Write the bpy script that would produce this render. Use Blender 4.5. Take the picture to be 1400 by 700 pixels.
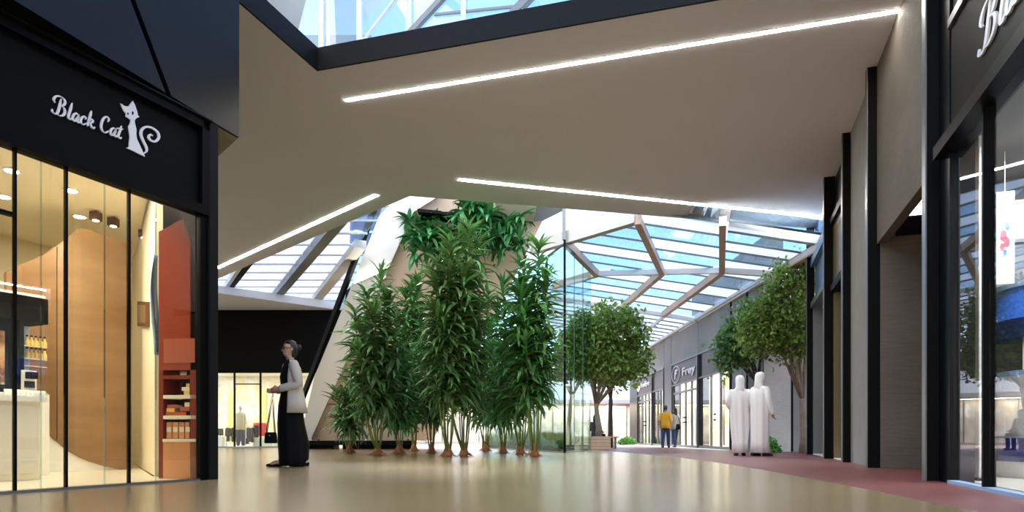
import bpy, math, random
import numpy as np
from mathutils import Vector, Matrix
from mathutils.geometry import tessellate_polygon

random.seed(7)
rng = np.random.default_rng(7)
for o in list(bpy.data.objects):
    bpy.data.objects.remove(o)
S = bpy.context.scene
COL = S.collection
PI = math.pi

# ------------------------------------------------------------------ camera
CAMH, F, CX, HY = 0.43, 900.0, 700.0, 597.5      # eye height, focal length in px, principal column, horizon row
cam = bpy.data.cameras.new('camera')
cam.sensor_width = 36.0
cam.lens = F / 1400 * 36
cam.shift_y = (HY - 350) / 1400
cam.clip_end = 500
camo = bpy.data.objects.new('camera', cam)
camo.location = (0, 0, CAMH)
camo.rotation_euler = (PI / 2, 0, 0)
COL.objects.link(camo)
S.camera = camo

# ------------------------------------------------------------------ world, sun, exposure
W = bpy.data.worlds.new('sky')
S.world = W
W.use_nodes = True
nt = W.node_tree
nt.nodes.clear()
wo = nt.nodes.new('ShaderNodeOutputWorld')
bg = nt.nodes.new('ShaderNodeBackground')
sk = nt.nodes.new('ShaderNodeTexSky')
sk.sky_type = 'NISHITA'
sk.sun_disc = False
sk.sun_elevation = math.radians(48)
sk.sun_rotation = math.radians(200)
sk.air_density = 1.0
sk.dust_density = 1.6
sk.ozone_density = 1.5
bg.inputs['Strength'].default_value = 0.34
nt.links.new(sk.outputs[0], bg.inputs[0])
nt.links.new(bg.outputs[0], wo.inputs[0])

sun = bpy.data.lights.new('sun', 'SUN')
sun.energy = 4.6
sun.angle = math.radians(16)
sun.color = (1.0, 0.95, 0.88)
suno = bpy.data.objects.new('sun', sun)
sd = Vector((0.10, -0.72, -0.66))
suno.rotation_euler = sd.to_track_quat('-Z', 'Y').to_euler()
suno.location = (0, 30, 40)
COL.objects.link(suno)

vs = S.view_settings
vs.view_transform = 'Standard'
vs.look = 'None'
vs.gamma = 1.0
vs.use_curve_mapping = False
vs.exposure = 1.1

# ------------------------------------------------------------------ materials
def srgb(r, g, b):
    f = lambda c: (c / 255 / 12.92) if c / 255 <= 0.04045 else ((c / 255 + 0.055) / 1.055) ** 2.4
    return (f(r), f(g), f(b), 1.0)

MATS = {}
def mat(name, rgb, rough=0.5, metal=0.0, spec=0.5, var=0.0, scale=4.0, bump=0.0, bscale=40.0, island=0.0,
        stretch=None, coat=0.0, sheen=0.0, trans=0.0):
    m = bpy.data.materials.new(name)
    m.use_nodes = True
    n = m.node_tree
    b = n.nodes['Principled BSDF']
    c = srgb(*rgb)
    b.inputs['Base Color'].default_value = c
    b.inputs['Roughness'].default_value = rough
    b.inputs['Metallic'].default_value = metal
    b.inputs['Specular IOR Level'].default_value = spec
    b.inputs['Coat Weight'].default_value = coat
    b.inputs['Sheen Weight'].default_value = sheen
    tc = n.nodes.new('ShaderNodeTexCoord')
    vec = tc.outputs['Object']
    if stretch:
        mp = n.nodes.new('ShaderNodeMapping')
        mp.inputs['Scale'].default_value = stretch
        n.links.new(vec, mp.inputs[0])
        vec = mp.outputs[0]
    if var or island:
        hs = n.nodes.new('ShaderNodeHueSaturation')
        hs.inputs['Color'].default_value = c
        val = None
        if var:
            nz = n.nodes.new('ShaderNodeTexNoise')
            nz.inputs['Scale'].default_value = scale
            nz.inputs['Detail'].default_value = 5
            n.links.new(vec, nz.inputs['Vector'])
            mr = n.nodes.new('ShaderNodeMapRange')
            mr.inputs[1].default_value = 0.25
            mr.inputs[2].default_value = 0.75
            mr.inputs[3].default_value = 1 - var
            mr.inputs[4].default_value = 1 + var
            n.links.new(nz.outputs['Fac'], mr.inputs[0])
            val = mr.outputs[0]
        if island:
            g = n.nodes.new('ShaderNodeNewGeometry')
            mr2 = n.nodes.new('ShaderNodeMapRange')
            mr2.inputs[3].default_value = 1 - island
            mr2.inputs[4].default_value = 1 + island
            oi = n.nodes.new('ShaderNodeObjectInfo')
            ad = n.nodes.new('ShaderNodeMath'); ad.operation = 'ADD'
            fr = n.nodes.new('ShaderNodeMath'); fr.operation = 'FRACT'
            n.links.new(g.outputs['Random Per Island'], ad.inputs[0])
            n.links.new(oi.outputs['Random'], ad.inputs[1])
            n.links.new(ad.outputs[0], fr.inputs[0])
            n.links.new(fr.outputs[0], mr2.inputs[0])
            mr3 = n.nodes.new('ShaderNodeMapRange')
            mr3.inputs[3].default_value = 0.5 - island * 0.05
            mr3.inputs[4].default_value = 0.5 + island * 0.05
            n.links.new(fr.outputs[0], mr3.inputs[0])
            n.links.new(mr3.outputs[0], hs.inputs['Hue'])
            if val is None:
                val = mr2.outputs[0]
            else:
                mm = n.nodes.new('ShaderNodeMath'); mm.operation = 'MULTIPLY'
                n.links.new(val, mm.inputs[0]); n.links.new(mr2.outputs[0], mm.inputs[1])
                val = mm.outputs[0]
        n.links.new(val, hs.inputs['Value'])
        n.links.new(hs.outputs[0], b.inputs['Base Color'])
        basecol = hs.outputs[0]
    else:
        basecol = None
    if bump:
        nb = n.nodes.new('ShaderNodeTexNoise')
        nb.inputs['Scale'].default_value = bscale
        nb.inputs['Detail'].default_value = 4
        n.links.new(vec, nb.inputs['Vector'])
        bp = n.nodes.new('ShaderNodeBump')
        bp.inputs['Strength'].default_value = bump
        bp.inputs['Distance'].default_value = 0.02
        n.links.new(nb.outputs['Fac'], bp.inputs['Height'])
        n.links.new(bp.outputs[0], b.inputs['Normal'])
    if trans:
        tr = n.nodes.new('ShaderNodeBsdfTranslucent')
        tr.inputs['Color'].default_value = c
        if basecol is not None:
            n.links.new(basecol, tr.inputs['Color'])
        mx = n.nodes.new('ShaderNodeMixShader')
        mx.inputs[0].default_value = trans
        n.links.new(b.outputs[0], mx.inputs[1]); n.links.new(tr.outputs[0], mx.inputs[2])
        n.links.new(mx.outputs[0], n.nodes['Material Output'].inputs[0])
    MATS[name] = m
    return m

def emit(name, rgb, strength):
    m = bpy.data.materials.new(name); m.use_nodes = True
    n = m.node_tree; n.nodes.clear()
    o = n.nodes.new('ShaderNodeOutputMaterial'); e = n.nodes.new('ShaderNodeEmission')
    e.inputs[0].default_value = srgb(*rgb); e.inputs[1].default_value = strength
    n.links.new(e.outputs[0], o.inputs[0])
    MATS[name] = m
    return m

def glass(name, tint=(240, 246, 245), refl=1.0, rough=0.0, ior=1.5):
    m = bpy.data.materials.new(name); m.use_nodes = True
    n = m.node_tree; n.nodes.clear()
    o = n.nodes.new('ShaderNodeOutputMaterial')
    t = n.nodes.new('ShaderNodeBsdfTransparent'); t.inputs[0].default_value = srgb(*tint)
    g = n.nodes.new('ShaderNodeBsdfGlossy'); g.inputs['Roughness'].default_value = rough
    fr = n.nodes.new('ShaderNodeFresnel'); fr.inputs[0].default_value = ior
    mu = n.nodes.new('ShaderNodeMath'); mu.operation = 'MULTIPLY'; mu.inputs[1].default_value = refl
    x = n.nodes.new('ShaderNodeMixShader')
    n.links.new(fr.outputs[0], mu.inputs[0]); n.links.new(mu.outputs[0], x.inputs[0])
    n.links.new(t.outputs[0], x.inputs[1]); n.links.new(g.outputs[0], x.inputs[2])
    n.links.new(x.outputs[0], o.inputs[0])
    MATS[name] = m
    return m

def frosted(name, rgb, clear=0.25, tl=0.6):
    m = bpy.data.materials.new(name); m.use_nodes = True
    n = m.node_tree; n.nodes.clear()
    o = n.nodes.new('ShaderNodeOutputMaterial')
    d = n.nodes.new('ShaderNodeBsdfDiffuse'); d.inputs[0].default_value = srgb(*rgb)
    t = n.nodes.new('ShaderNodeBsdfTranslucent'); t.inputs[0].default_value = srgb(*rgb)
    p = n.nodes.new('ShaderNodeBsdfTransparent'); p.inputs[0].default_value = (1, 1, 1, 1)
    x = n.nodes.new('ShaderNodeMixShader'); x.inputs[0].default_value = tl
    y = n.nodes.new('ShaderNodeMixShader'); y.inputs[0].default_value = clear
    n.links.new(d.outputs[0], x.inputs[1]); n.links.new(t.outputs[0], x.inputs[2])
    n.links.new(x.outputs[0], y.inputs[1]); n.links.new(p.outputs[0], y.inputs[2])
    n.links.new(y.outputs[0], o.inputs[0])
    MATS[name] = m
    return m

def board_concrete(name, rgb, axis_scale=(1.5, 1.5, 22.0), amt=0.22):
    """concrete with the fine horizontal marks of formwork boards"""
    m = mat(name, rgb, rough=0.85, spec=0.25)
    n = m.node_tree; b = n.nodes['Principled BSDF']
    tc = n.nodes.new('ShaderNodeTexCoord'); mp = n.nodes.new('ShaderNodeMapping')
    mp.inputs['Scale'].default_value = axis_scale
    n.links.new(tc.outputs['Object'], mp.inputs[0])
    a = n.nodes.new('ShaderNodeTexNoise'); a.inputs['Scale'].default_value = 2.2; a.inputs['Detail'].default_value = 8
    a.inputs['Roughness'].default_value = 0.7
    n.links.new(mp.outputs[0], a.inputs['Vector'])
    c2 = n.nodes.new('ShaderNodeTexNoise'); c2.inputs['Scale'].default_value = 0.9; c2.inputs['Detail'].default_value = 6
    n.links.new(tc.outputs['Object'], c2.inputs['Vector'])
    ad = n.nodes.new('ShaderNodeMath'); ad.operation = 'ADD'
    n.links.new(a.outputs['Fac'], ad.inputs[0]); n.links.new(c2.outputs['Fac'], ad.inputs[1])
    mr = n.nodes.new('ShaderNodeMapRange'); mr.inputs[1].default_value = 0.7; mr.inputs[2].default_value = 1.3
    mr.inputs[3].default_value = 1 - amt; mr.inputs[4].default_value = 1 + amt
    n.links.new(ad.outputs[0], mr.inputs[0])
    hs = n.nodes.new('ShaderNodeHueSaturation'); hs.inputs['Color'].default_value = srgb(*rgb)
    n.links.new(mr.outputs[0], hs.inputs['Value']); n.links.new(hs.outputs[0], b.inputs['Base Color'])
    bp = n.nodes.new('ShaderNodeBump'); bp.inputs['Strength'].default_value = 0.5; bp.inputs['Distance'].default_value = 0.015
    n.links.new(a.outputs['Fac'], bp.inputs['Height']); n.links.new(bp.outputs[0], b.inputs['Normal'])
    return m

def speckle(name, rgb, dot, scale, thr, rough=0.6):
    """panel material with sparse round perforations printed as colour"""
    m = mat(name, rgb, rough=rough, var=0.06, scale=1.2)
    n = m.node_tree; b = n.nodes['Principled BSDF']
    tc = n.nodes.new('ShaderNodeTexCoord'); v = n.nodes.new('ShaderNodeTexVoronoi'); v.inputs['Scale'].default_value = scale
    n.links.new(tc.outputs['Object'], v.inputs['Vector'])
    lt = n.nodes.new('ShaderNodeMath'); lt.operation = 'LESS_THAN'; lt.inputs[1].default_value = thr
    n.links.new(v.outputs['Distance'], lt.inputs[0])
    mx = n.nodes.new('ShaderNodeMixRGB'); mx.inputs[2].default_value = srgb(*dot)
    src = b.inputs['Base Color'].links[0].from_socket
    n.links.new(lt.outputs[0], mx.inputs[0]); n.links.new(src, mx.inputs[1]); n.links.new(mx.outputs[0], b.inputs['Base Color'])
    return m

def blotch(name, cols, scale=2.5, rough=0.5, seedv=0.0):
    """soft multi-coloured print (posters, displays)"""
    m = mat(name, cols[0], rough=rough)
    n = m.node_tree; b = n.nodes['Principled BSDF']
    tc = n.nodes.new('ShaderNodeTexCoord'); mp = n.nodes.new('ShaderNodeMapping'); mp.inputs['Location'].default_value = (seedv, seedv, seedv)
    nz = n.nodes.new('ShaderNodeTexNoise'); nz.inputs['Scale'].default_value = scale; nz.inputs['Detail'].default_value = 3
    cr = n.nodes.new('ShaderNodeValToRGB')
    e = cr.color_ramp.elements
    for i, c in enumerate(cols):
        p = 0.3 + 0.4 * i / max(1, len(cols) - 1)
        if i < 2:
            e[i].position = p; e[i].color = srgb(*c)
        else:
            q = e.new(p); q.color = srgb(*c)
    n.links.new(tc.outputs['Object'], mp.inputs[0]); n.links.new(mp.outputs[0], nz.inputs['Vector'])
    n.links.new(nz.outputs['Fac'], cr.inputs[0]); n.links.new(cr.outputs[0], b.inputs['Base Color'])
    return m

mat('floor', (142, 123, 88), rough=0.22, spec=0.6, var=0.10, scale=0.9, bump=0.03, bscale=3.0)
mat('floor_red', (116, 64, 60), rough=0.42, spec=0.4, var=0.08, scale=1.3)
mat('ceiling', (214, 212, 216), rough=0.9, spec=0.1, var=0.02, scale=0.7)
mat('dark_trim', (20, 21, 22), rough=0.6, spec=0.12)
mat('black', (7, 7, 7), rough=0.5, spec=0.08)
mat('black_soft', (10, 10, 9), rough=0.6, spec=0.08, var=0.1, scale=3)
mat('black_matte', (6, 6, 6), rough=0.7, spec=0.1)
mat('navy', (8, 10, 14), rough=0.3, spec=0.16, var=0.15, scale=0.5)
mat('steel_grey', (112, 114, 114), rough=0.4, metal=0.6)
mat('column_black', (10, 10, 9), rough=0.55, spec=0.1)
board_concrete('concrete_board', (98, 91, 83))
board_concrete('concrete_panel', (140, 139, 136), (1.2, 1.2, 1.2), 0.10)
board_concrete('concrete_light', (188, 186, 178), (2, 2, 14), 0.16)
mat('white_frame', (214, 214, 212), rough=0.45)
mat('timber', (206, 172, 148), rough=0.5, var=0.06, scale=2)
mat('beam_pale', (196, 190, 178), rough=0.5)
mat('band_white', (246, 241, 234), rough=0.35, spec=0.5)
speckle('core_beige', (238, 208, 180), (90, 66, 50), 2.4, 0.10)
mat('core_brown', (92, 70, 54), rough=0.6, var=0.1)
mat('olive_soffit', (118, 112, 88), rough=0.5)
mat('white', (236, 234, 230), rough=0.5)
mat('cream', (246, 234, 206), rough=0.55)
mat('cream_floor', (226, 218, 200), rough=0.25)
mat('wood_ribbon', (136, 102, 70), rough=0.32, island=0.14, var=0.16, scale=1.4, stretch=(1, 1, 5))
mat('wood_dark', (92, 60, 36), rough=0.5, var=0.15, scale=6)
mat('red_lacquer', (150, 56, 38), rough=0.22, spec=0.6, var=0.08, scale=1.2)
mat('red_deep', (128, 40, 28), rough=0.4)
mat('tan', (216, 150, 104), rough=0.5)
mat('paper', (240, 232, 214), rough=0.7)
mat('yellow_paper', (240, 206, 120), rough=0.6)
mat('brick_paper', (186, 88, 54), rough=0.6)
mat('letter', (226, 224, 220), rough=0.5)
mat('sign_brown', (92, 68, 66), rough=0.45, var=0.05)
mat('leaf_a', (94, 134, 72), rough=0.38, spec=0.5, island=0.55, trans=0.3)
mat('leaf_b', (82, 134, 66), rough=0.38, spec=0.5, island=0.5, trans=0.3)
mat('leaf_hang', (60, 124, 60), rough=0.38, spec=0.5, island=0.5, trans=0.25)
mat('leaf_tree', (132, 156, 76), rough=0.5, spec=0.35, island=0.6, trans=0.45)
mat('leaf_tree_b', (96, 130, 72), rough=0.5, spec=0.35, island=0.5, trans=0.45)
mat('leaf_bush', (96, 160, 60), rough=0.5, island=0.4, trans=0.3)
mat('grass', (120, 132, 80), rough=0.7, island=0.4, trans=0.2)
mat('stem', (120, 138, 60), rough=0.5, var=0.15, scale=3)
mat('root', (158, 104, 66), rough=0.8, var=0.2, scale=12)
mat('bark', (134, 120, 104), rough=0.9, var=0.25, scale=7, bump=0.6, bscale=18)
mat('bark_dark', (70, 56, 48), rough=0.9, var=0.25, scale=7)
mat('soil', (52, 40, 30), rough=0.95, var=0.3, scale=10)
mat('planter', (198, 170, 146), rough=0.6, var=0.1, scale=4)
mat('skin', (176, 128, 98), rough=0.55)
mat('skin_pale', (206, 160, 130), rough=0.55)
mat('hair', (24, 18, 16), rough=0.5)
mat('cloth_black', (12, 12, 13), rough=0.85, spec=0.2)
mat('cloth_blazer', (196, 188, 176), rough=0.85, spec=0.2)
mat('cloth_white', (250, 248, 248), rough=0.85, spec=0.2)
mat('cloth_yellow', (216, 158, 34), rough=0.8)
mat('denim', (44, 60, 88), rough=0.85)
mat('cloth_grey', (150, 150, 152), rough=0.85)
mat('cloth_dark', (44, 44, 48), rough=0.85)
mat('cloth_blue', (70, 92, 128), rough=0.85)
mat('cloth_red', (196, 44, 52), rough=0.7)
mat('cloth_cream', (230, 214, 180), rough=0.85)
mat('cloth_orange', (214, 138, 66), rough=0.85)
mat('cloth_tan', (196, 170, 140), rough=0.85)
mat('gold_panel', (150, 136, 100), rough=0.25, metal=0.5)
mat('blue_panel', (108, 128, 160), rough=0.3, metal=0.3)
mat('brown_wall', (112, 92, 60), rough=0.6)
mat('teal_glass', (20, 92, 112), rough=0.08, spec=0.8, var=0.35, scale=0.8)
mat('teal_building', (84, 112, 124), rough=0.4)
mat('blue_building', (36, 66, 122), rough=0.3)
mat('curtain_brown', (112, 88, 66), rough=0.7)
mat('blue_shelf', (44, 92, 176), rough=0.25, spec=0.6)
mat('blue_deep', (34, 52, 118), rough=0.3, spec=0.5)
mat('grey_dark', (96, 92, 90), rough=0.7)
mat('blue_pale', (150, 178, 214), rough=0.35)
mat('far_white', (222, 222, 222), rough=0.7)
mat('far_grey', (168, 166, 164), rough=0.7)
mat('yellow_wall', (232, 196, 120), rough=0.6)
mat('chrome', (190, 190, 190), rough=0.2, metal=1.0)
mat('poster_pale', (196, 222, 226), rough=0.5)
blotch('poster_food', [(250, 226, 180), (222, 160, 110), (120, 70, 50), (250, 240, 220)], 5.0)
blotch('shop_print', [(246, 242, 232), (238, 218, 180), (250, 248, 244), (216, 208, 194)], 1.1)
blotch('far_print', [(240, 240, 238), (232, 220, 190), (190, 186, 180), (250, 250, 250)], 0.8)
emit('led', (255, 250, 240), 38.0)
emit('downlight', (255, 236, 200), 22.0)
emit('shop_led', (255, 244, 224), 9.0)
emit('lit_panel', (255, 252, 248), 3.0)
glass('glass', (246, 250, 248), 1.0)
glass('glass_soft', (244, 248, 246), 0.35)
glass('glass_right', (244, 248, 250), 0.22)
mat('red_reflection', (176, 92, 72), rough=0.3)
mat('bounce_pale', (226, 214, 196), rough=0.85, var=0.05, scale=0.6)
board_concrete('concrete_dark', (104, 96, 84))
glass('glass_green', (226, 240, 236), 0.3)
glass('glass_sky', (226, 240, 250), 0.5)
frosted('pane_white', (226, 232, 240), 0.12, 0.5)
frosted('pane_pale', (206, 222, 240), 0.45, 0.5)

# ------------------------------------------------------------------ mesh helpers
class MB:
    def __init__(self):
        self.v = []; self.f = []
    def add(self, vs_, fs_):
        k = len(self.v)
        self.v.extend([tuple(p) for p in vs_])
        self.f.extend([tuple(i + k for i in f) for f in fs_])
        return self
    def hexa(self, b, t):
        """b: four bottom points in order, t: the four above them"""
        return self.add(list(b) + list(t), [(3, 2, 1, 0), (4, 5, 6, 7), (0, 1, 5, 4), (1, 2, 6, 5), (2, 3, 7, 6), (3, 0, 4, 7)])
    def box(self, x0, x1, y0, y1, z0, z1):
        return self.hexa([(x0, y0, z0), (x1, y0, z0), (x1, y1, z0), (x0, y1, z0)], [(x0, y0, z1), (x1, y0, z1), (x1, y1, z1), (x0, y1, z1)])
    def prism(self, poly, z0, z1):
        n = len(poly)
        vs_ = [(p[0], p[1], z0) for p in poly] + [(p[0], p[1], z1) for p in poly]
        fs_ = [tuple(range(n))[::-1], tuple(range(n, 2 * n))] + [(i, (i + 1) % n, n + (i + 1) % n, n + i) for i in range(n)]
        return self.add(vs_, fs_)
    def slab(self, pts, nrm, t):
        """planar polygon pts thickened by t along nrm"""
        n = len(pts); nv = Vector(nrm).normalized() * t
        vs_ = [Vector(p) for p in pts] + [Vector(p) + nv for p in pts]
        fs_ = [tuple(range(n))[::-1], tuple(range(n, 2 * n))] + [(i, (i + 1) % n, n + (i + 1) % n, n + i) for i in range(n)]
        return self.add(vs_, fs_)
    def beam(self, a, b, w, h, up=(0, 0, 1)):
        a = Vector(a); b = Vector(b); d = (b - a).normalized(); upv = Vector(up)
        s = d.cross(upv)
        if s.length < 1e-4:
            s = d.cross(Vector((1, 0, 0)))
        s.normalize(); u = s.cross(d).normalized()
        s = s * w / 2; u = u * h / 2
        return self.hexa([a - s - u, a + s - u, b + s - u, b - s - u], [a - s + u, a + s + u, b + s + u, b - s + u])
    def tube(self, pts, rad, n=8, cap=True):
        pts = [Vector(p) for p in pts]
        if not isinstance(rad, (list, tuple)):
            rad = [rad] * len(pts)
        k0 = len(self.v); prev = None
        for i, p in enumerate(pts):
            d = (pts[min(i + 1, len(pts) - 1)] - pts[max(i - 1, 0)])
            d = d.normalized() if d.length > 1e-9 else Vector((0, 0, 1))
            if prev is None:
                s = d.cross(Vector((0, 0, 1)))
                if s.length < 0.05: s = d.cross(Vector((0, 1, 0)))
            else:
                s = prev - d * prev.dot(d)
            s.normalize(); prev = s; u = d.cross(s)
            for j in range(n):
                a = 2 * PI * j / n
                self.v.append(tuple(p + (s * math.cos(a) + u * math.sin(a)) * rad[i]))
        for i in range(len(pts) - 1):
            for j in range(n):
                a = k0 + i * n + j; b = k0 + i * n + (j + 1) % n
                self.f.append((a, b, b + n, a + n))
        if cap:
            self.f.append(tuple(range(k0, k0 + n))[::-1])
            e = k0 + (len(pts) - 1) * n
            self.f.append(tuple(range(e, e + n)))
        return self
    def capsule(self, pts, rad, n=10):
        """tapering limb with rounded ends"""
        pts = [Vector(p) for p in pts]
        r = list(rad)
        d0 = (pts[0] - pts[1]).normalized(); d1 = (pts[-1] - pts[-2]).normalized()
        P, R = [], []
        for t in (0.97, 0.75, 0.4): 
            P.append(pts[0] + d0 * r[0] * t); R.append(r[0] * math.sqrt(max(1 - t * t, 0.03)))
        P += pts; R += r
        for t in (0.4, 0.75, 0.97):
            P.append(pts[-1] + d1 * r[-1] * t); R.append(r[-1] * math.sqrt(max(1 - t * t, 0.03)))
        return self.tube(P, R, n)
    def ball(self, c, r, n=12, m=8):
        rx, ry, rz = r if isinstance(r, (tuple, list)) else (r, r, r)
        k0 = len(self.v)
        self.v.append((c[0], c[1], c[2] - rz))
        for i in range(1, m):
            a = -PI / 2 + PI * i / m
            for j in range(n):
                b = 2 * PI * j / n
                self.v.append((c[0] + rx * math.cos(a) * math.cos(b), c[1] + ry * math.cos(a) * math.sin(b), c[2] + rz * math.sin(a)))
        self.v.append((c[0], c[1], c[2] + rz)); top = len(self.v) - 1
        for j in range(n):
            self.f.append((k0, k0 + 1 + (j + 1) % n, k0 + 1 + j))
            e = k0 + 1 + (m - 2) * n
            self.f.append((top, e + j, e + (j + 1) % n))
        for i in range(m - 2):
            for j in range(n):
                a = k0 + 1 + i * n + j; b = k0 + 1 + i * n + (j + 1) % n
                self.f.append((a, b, b + n, a + n))
        return self
    def lathe(self, prof, c=(0, 0, 0), n=16):
        k0 = len(self.v)
        for r, z in prof:
            for j in range(n):
                a = 2 * PI * j / n
                self.v.append((c[0] + r * math.cos(a), c[1] + r * math.sin(a), c[2] + z))
        for i in range(len(prof) - 1):
            for j in range(n):
                a = k0 + i * n + j; b = k0 + i * n + (j + 1) % n
                self.f.append((a, b, b + n, a + n))
        self.f.append(tuple(range(k0, k0 + n))[::-1])
        e = k0 + (len(prof) - 1) * n
        self.f.append(tuple(range(e, e + n)))
        return self
    def loft(self, rings, n=28, a0=0.0, a1=2 * PI, folds=0, amp=0.0, cap=True, ph=0.0):
        """rings: (cx, cy, z, rx, ry[, fold weight]); garment-like closed or open shell"""
        closed = abs(a1 - a0 - 2 * PI) < 1e-6
        k0 = len(self.v)
        for rg in rings:
            cx, cy, z, rx, ry = rg[:5]; w = rg[5] if len(rg) > 5 else 1.0
            for j in range(n):
                a = a0 + (a1 - a0) * j / (n if closed else n - 1)
                k = 1 + amp * w * math.sin(folds * a + ph + z * 1.3)
                self.v.append((cx + rx * k * math.cos(a), cy + ry * k * math.sin(a), z))
        m = n if closed else n - 1
        for i in range(len(rings) - 1):
            for j in range(m):
                a = k0 + i * n + j; b = k0 + i * n + (j + 1) % n
                self.f.append((a, b, b + n, a + n))
        if cap and closed:
            self.f.append(tuple(range(k0, k0 + n))[::-1])
            e = k0 + (len(rings) - 1) * n
            self.f.append(tuple(range(e, e + n)))
        return self
    def mesh(self, name, m=None, smooth=False):
        me = bpy.data.meshes.new(name)
        me.from_pydata(self.v, [], self.f)
        if m: me.materials.append(MATS[m])
        if smooth: me.polygons.foreach_set('use_smooth', [True] * len(me.polygons))
        me.update()
        return me
    def build(self, name, m, parent=None, smooth=False, label=None):
        return link(name, self.mesh(name, m, smooth), parent, label)

def link(name, me, parent=None, label=None):
    o = bpy.data.objects.new(name, me)
    COL.objects.link(o)
    if parent is not None:
        o.parent = parent
        o.matrix_parent_inverse = Matrix.Identity(4)
        if parent.location.length > 0 or parent.rotation_euler.z != 0:
            pass
    if label: o['label'] = label
    return o

def thing(name, label, cat, loc=(0, 0, 0), rz=0.0, group=None):
    o = bpy.data.objects.new(name, None)
    COL.objects.link(o)
    o.empty_display_size = 0.2
    o.location = loc; o.rotation_euler = (0, 0, rz)
    o['label'] = label; o['category'] = cat
    if group: o['group'] = group
    return o

def tag(o, label, cat, group=None):
    o['label'] = label; o['category'] = cat
    if group: o['group'] = group
    return o

def struct(o, label=None):
    o['kind'] = 'structure'
    if label: o['label'] = label
    return o

def sroot(name, label, loc=(0, 0, 0)):
    o = bpy.data.objects.new(name, None); COL.objects.link(o); o.location = loc
    return struct(o, label)

def copy_tree(o, parent=None):
    c = o.copy(); COL.objects.link(c); c.parent = parent
    for ch in [x for x in COL.objects if x.parent == o]:
        copy_tree(ch, c)
    return c

# points from the image frame onto real planes
def PT(px, py, Y): return Vector(((px - CX) / F * Y, Y, CAMH + (HY - py) / F * Y))
def ONZ(px, py, z):
    Y = (z - CAMH) * F / (HY - py)
    return Vector(((px - CX) / F * Y, Y, z))
def FLOORP(px, py): return ONZ(px, py, 0.0)

class Frame:
    """vertical wall frame: u along, v into the wall"""
    def __init__(s, ox, oy, ux, uy, vsign=1):
        l = math.hypot(ux, uy); s.o = (ox, oy); s.u = (ux / l, uy / l); s.v = (vsign * s.u[1], -vsign * s.u[0])
    def P(s, u, v, z): return Vector((s.o[0] + u * s.u[0] + v * s.v[0], s.o[1] + u * s.u[1] + v * s.v[1], z))
    def U(s, px, v=0.0):
        k = (px - CX) / F
        return (k * (s.o[1] + v * s.v[1]) - s.o[0] - v * s.v[0]) / (s.u[0] - k * s.u[1])
    def at(s, px, py, v=0.0):
        u = s.U(px, v); y = s.o[1] + u * s.u[1] + v * s.v[1]
        return u, CAMH + (HY - py) / F * y
    def hexa(s, mb, u0, u1, v0, v1, z0, z1):
        return mb.hexa([s.P(u0, v0, z0), s.P(u1, v0, z0), s.P(u1, v1, z0), s.P(u0, v1, z0)],
                       [s.P(u0, v0, z1), s.P(u1, v0, z1), s.P(u1, v1, z1), s.P(u0, v1, z1)])
    def box(s, name, m, parent, u0, u1, v0, v1, z0, z1, label=None):
        return s.hexa(MB(), u0, u1, v0, v1, z0, z1).build(name, m, parent, label=label)
    def poly(s, name, m, parent, pts, v0, v1, label=None):
        """polygon of (u, z) extruded from v0 to v1"""
        n = len(pts); mb = MB()
        mb.add([s.P(u, v0, z) for u, z in pts] + [s.P(u, v1, z) for u, z in pts],
               [tuple(range(n))[::-1], tuple(range(n, 2 * n))] + [(i, (i + 1) % n, n + (i + 1) % n, n + i) for i in range(n)])
        return mb.build(name, m, parent, label=label)
    def rot(s): return math.atan2(s.u[1], s.u[0])

LF = Frame(-3.04, 6.73, -0.4556, -1.0, -1)     # left shop: u towards the viewer, v inwards (left)
if LF.v[0] > 0: LF.v = (-LF.v[0], -LF.v[1])
RF = Frame(4.28, 6.73, 0.33, 1.0)              # right wall: u away, v outwards (right)
FF = Frame(7.42, 16.3, -0.0194, 1.0)           # street shops: u away, v outwards (right)
BF = Frame(-12.6, 26.6, 1.0, 0.0, -1)          # far left shop: u to the right, v away
if BF.v[1] < 0: BF.v = (-BF.v[0], -BF.v[1])

CZ = 5.6   # ceiling height

ORD = ['first', 'second', 'third', 'fourth', 'fifth', 'sixth', 'seventh', 'eighth', 'ninth', 'tenth', 'eleventh', 'twelfth']
CN = {'paper': 'cream', 'cloth_cream': 'cream', 'white': 'white', 'cloth_orange': 'orange', 'cloth_tan': 'tan', 'wood_dark': 'brown', 'yellow_paper': 'yellow', 'cloth_grey': 'grey', 'cloth_dark': 'dark grey'}

# ================================================================== SETTING
# ---- floors
def bx(y):  # boundary between polished and red floor
    return 3.05 + 0.10 * math.sin(y * 0.3) if y < 21 else 3.0 + (y - 21) * 0.35
ys = [-30, -5, 0, 2.5, 4, 5.5, 7, 9, 11, 13, 15, 17, 18.5, 20, 22, 24]
XB = [2.6, 2.6, 2.62, 2.66, 2.7, 2.93, 3.12, 3.32, 3.45, 3.5, 3.42, 3.28, 3.12, 2.95, 2.7, 2.5]
mb = MB()
mb.add([(x, y, 0) for x, y in zip(XB, ys)] + [(-40, y, 0) for y in ys], [(i, i + 1, len(ys) + i + 1, len(ys) + i) for i in range(len(ys) - 1)])
mb.add([(2.5, 24, 0), (2.5, 70, 0), (-40, 70, 0), (-40, 24, 0)], [(0, 1, 2, 3)])
struct(mb.build('floor', 'floor'), 'polished olive beige concrete floor of the hall')
mb = MB()
mb.add([(x, y, 0) for x, y in zip(XB, ys)] + [(30, y, 0) for y in ys], [(len(ys) + i, len(ys) + i + 1, i + 1, i) for i in range(len(ys) - 1)])
mb.add([(2.5, 24, 0), (30, 24, 0), (30, 70, 0), (2.5, 70, 0)], [(0, 1, 2, 3)])
struct(mb.build('floor_walkway', 'floor_red'), 'matte dull red walkway along the right hand shops')
FY = lambda px: FF.U(px)
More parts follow.
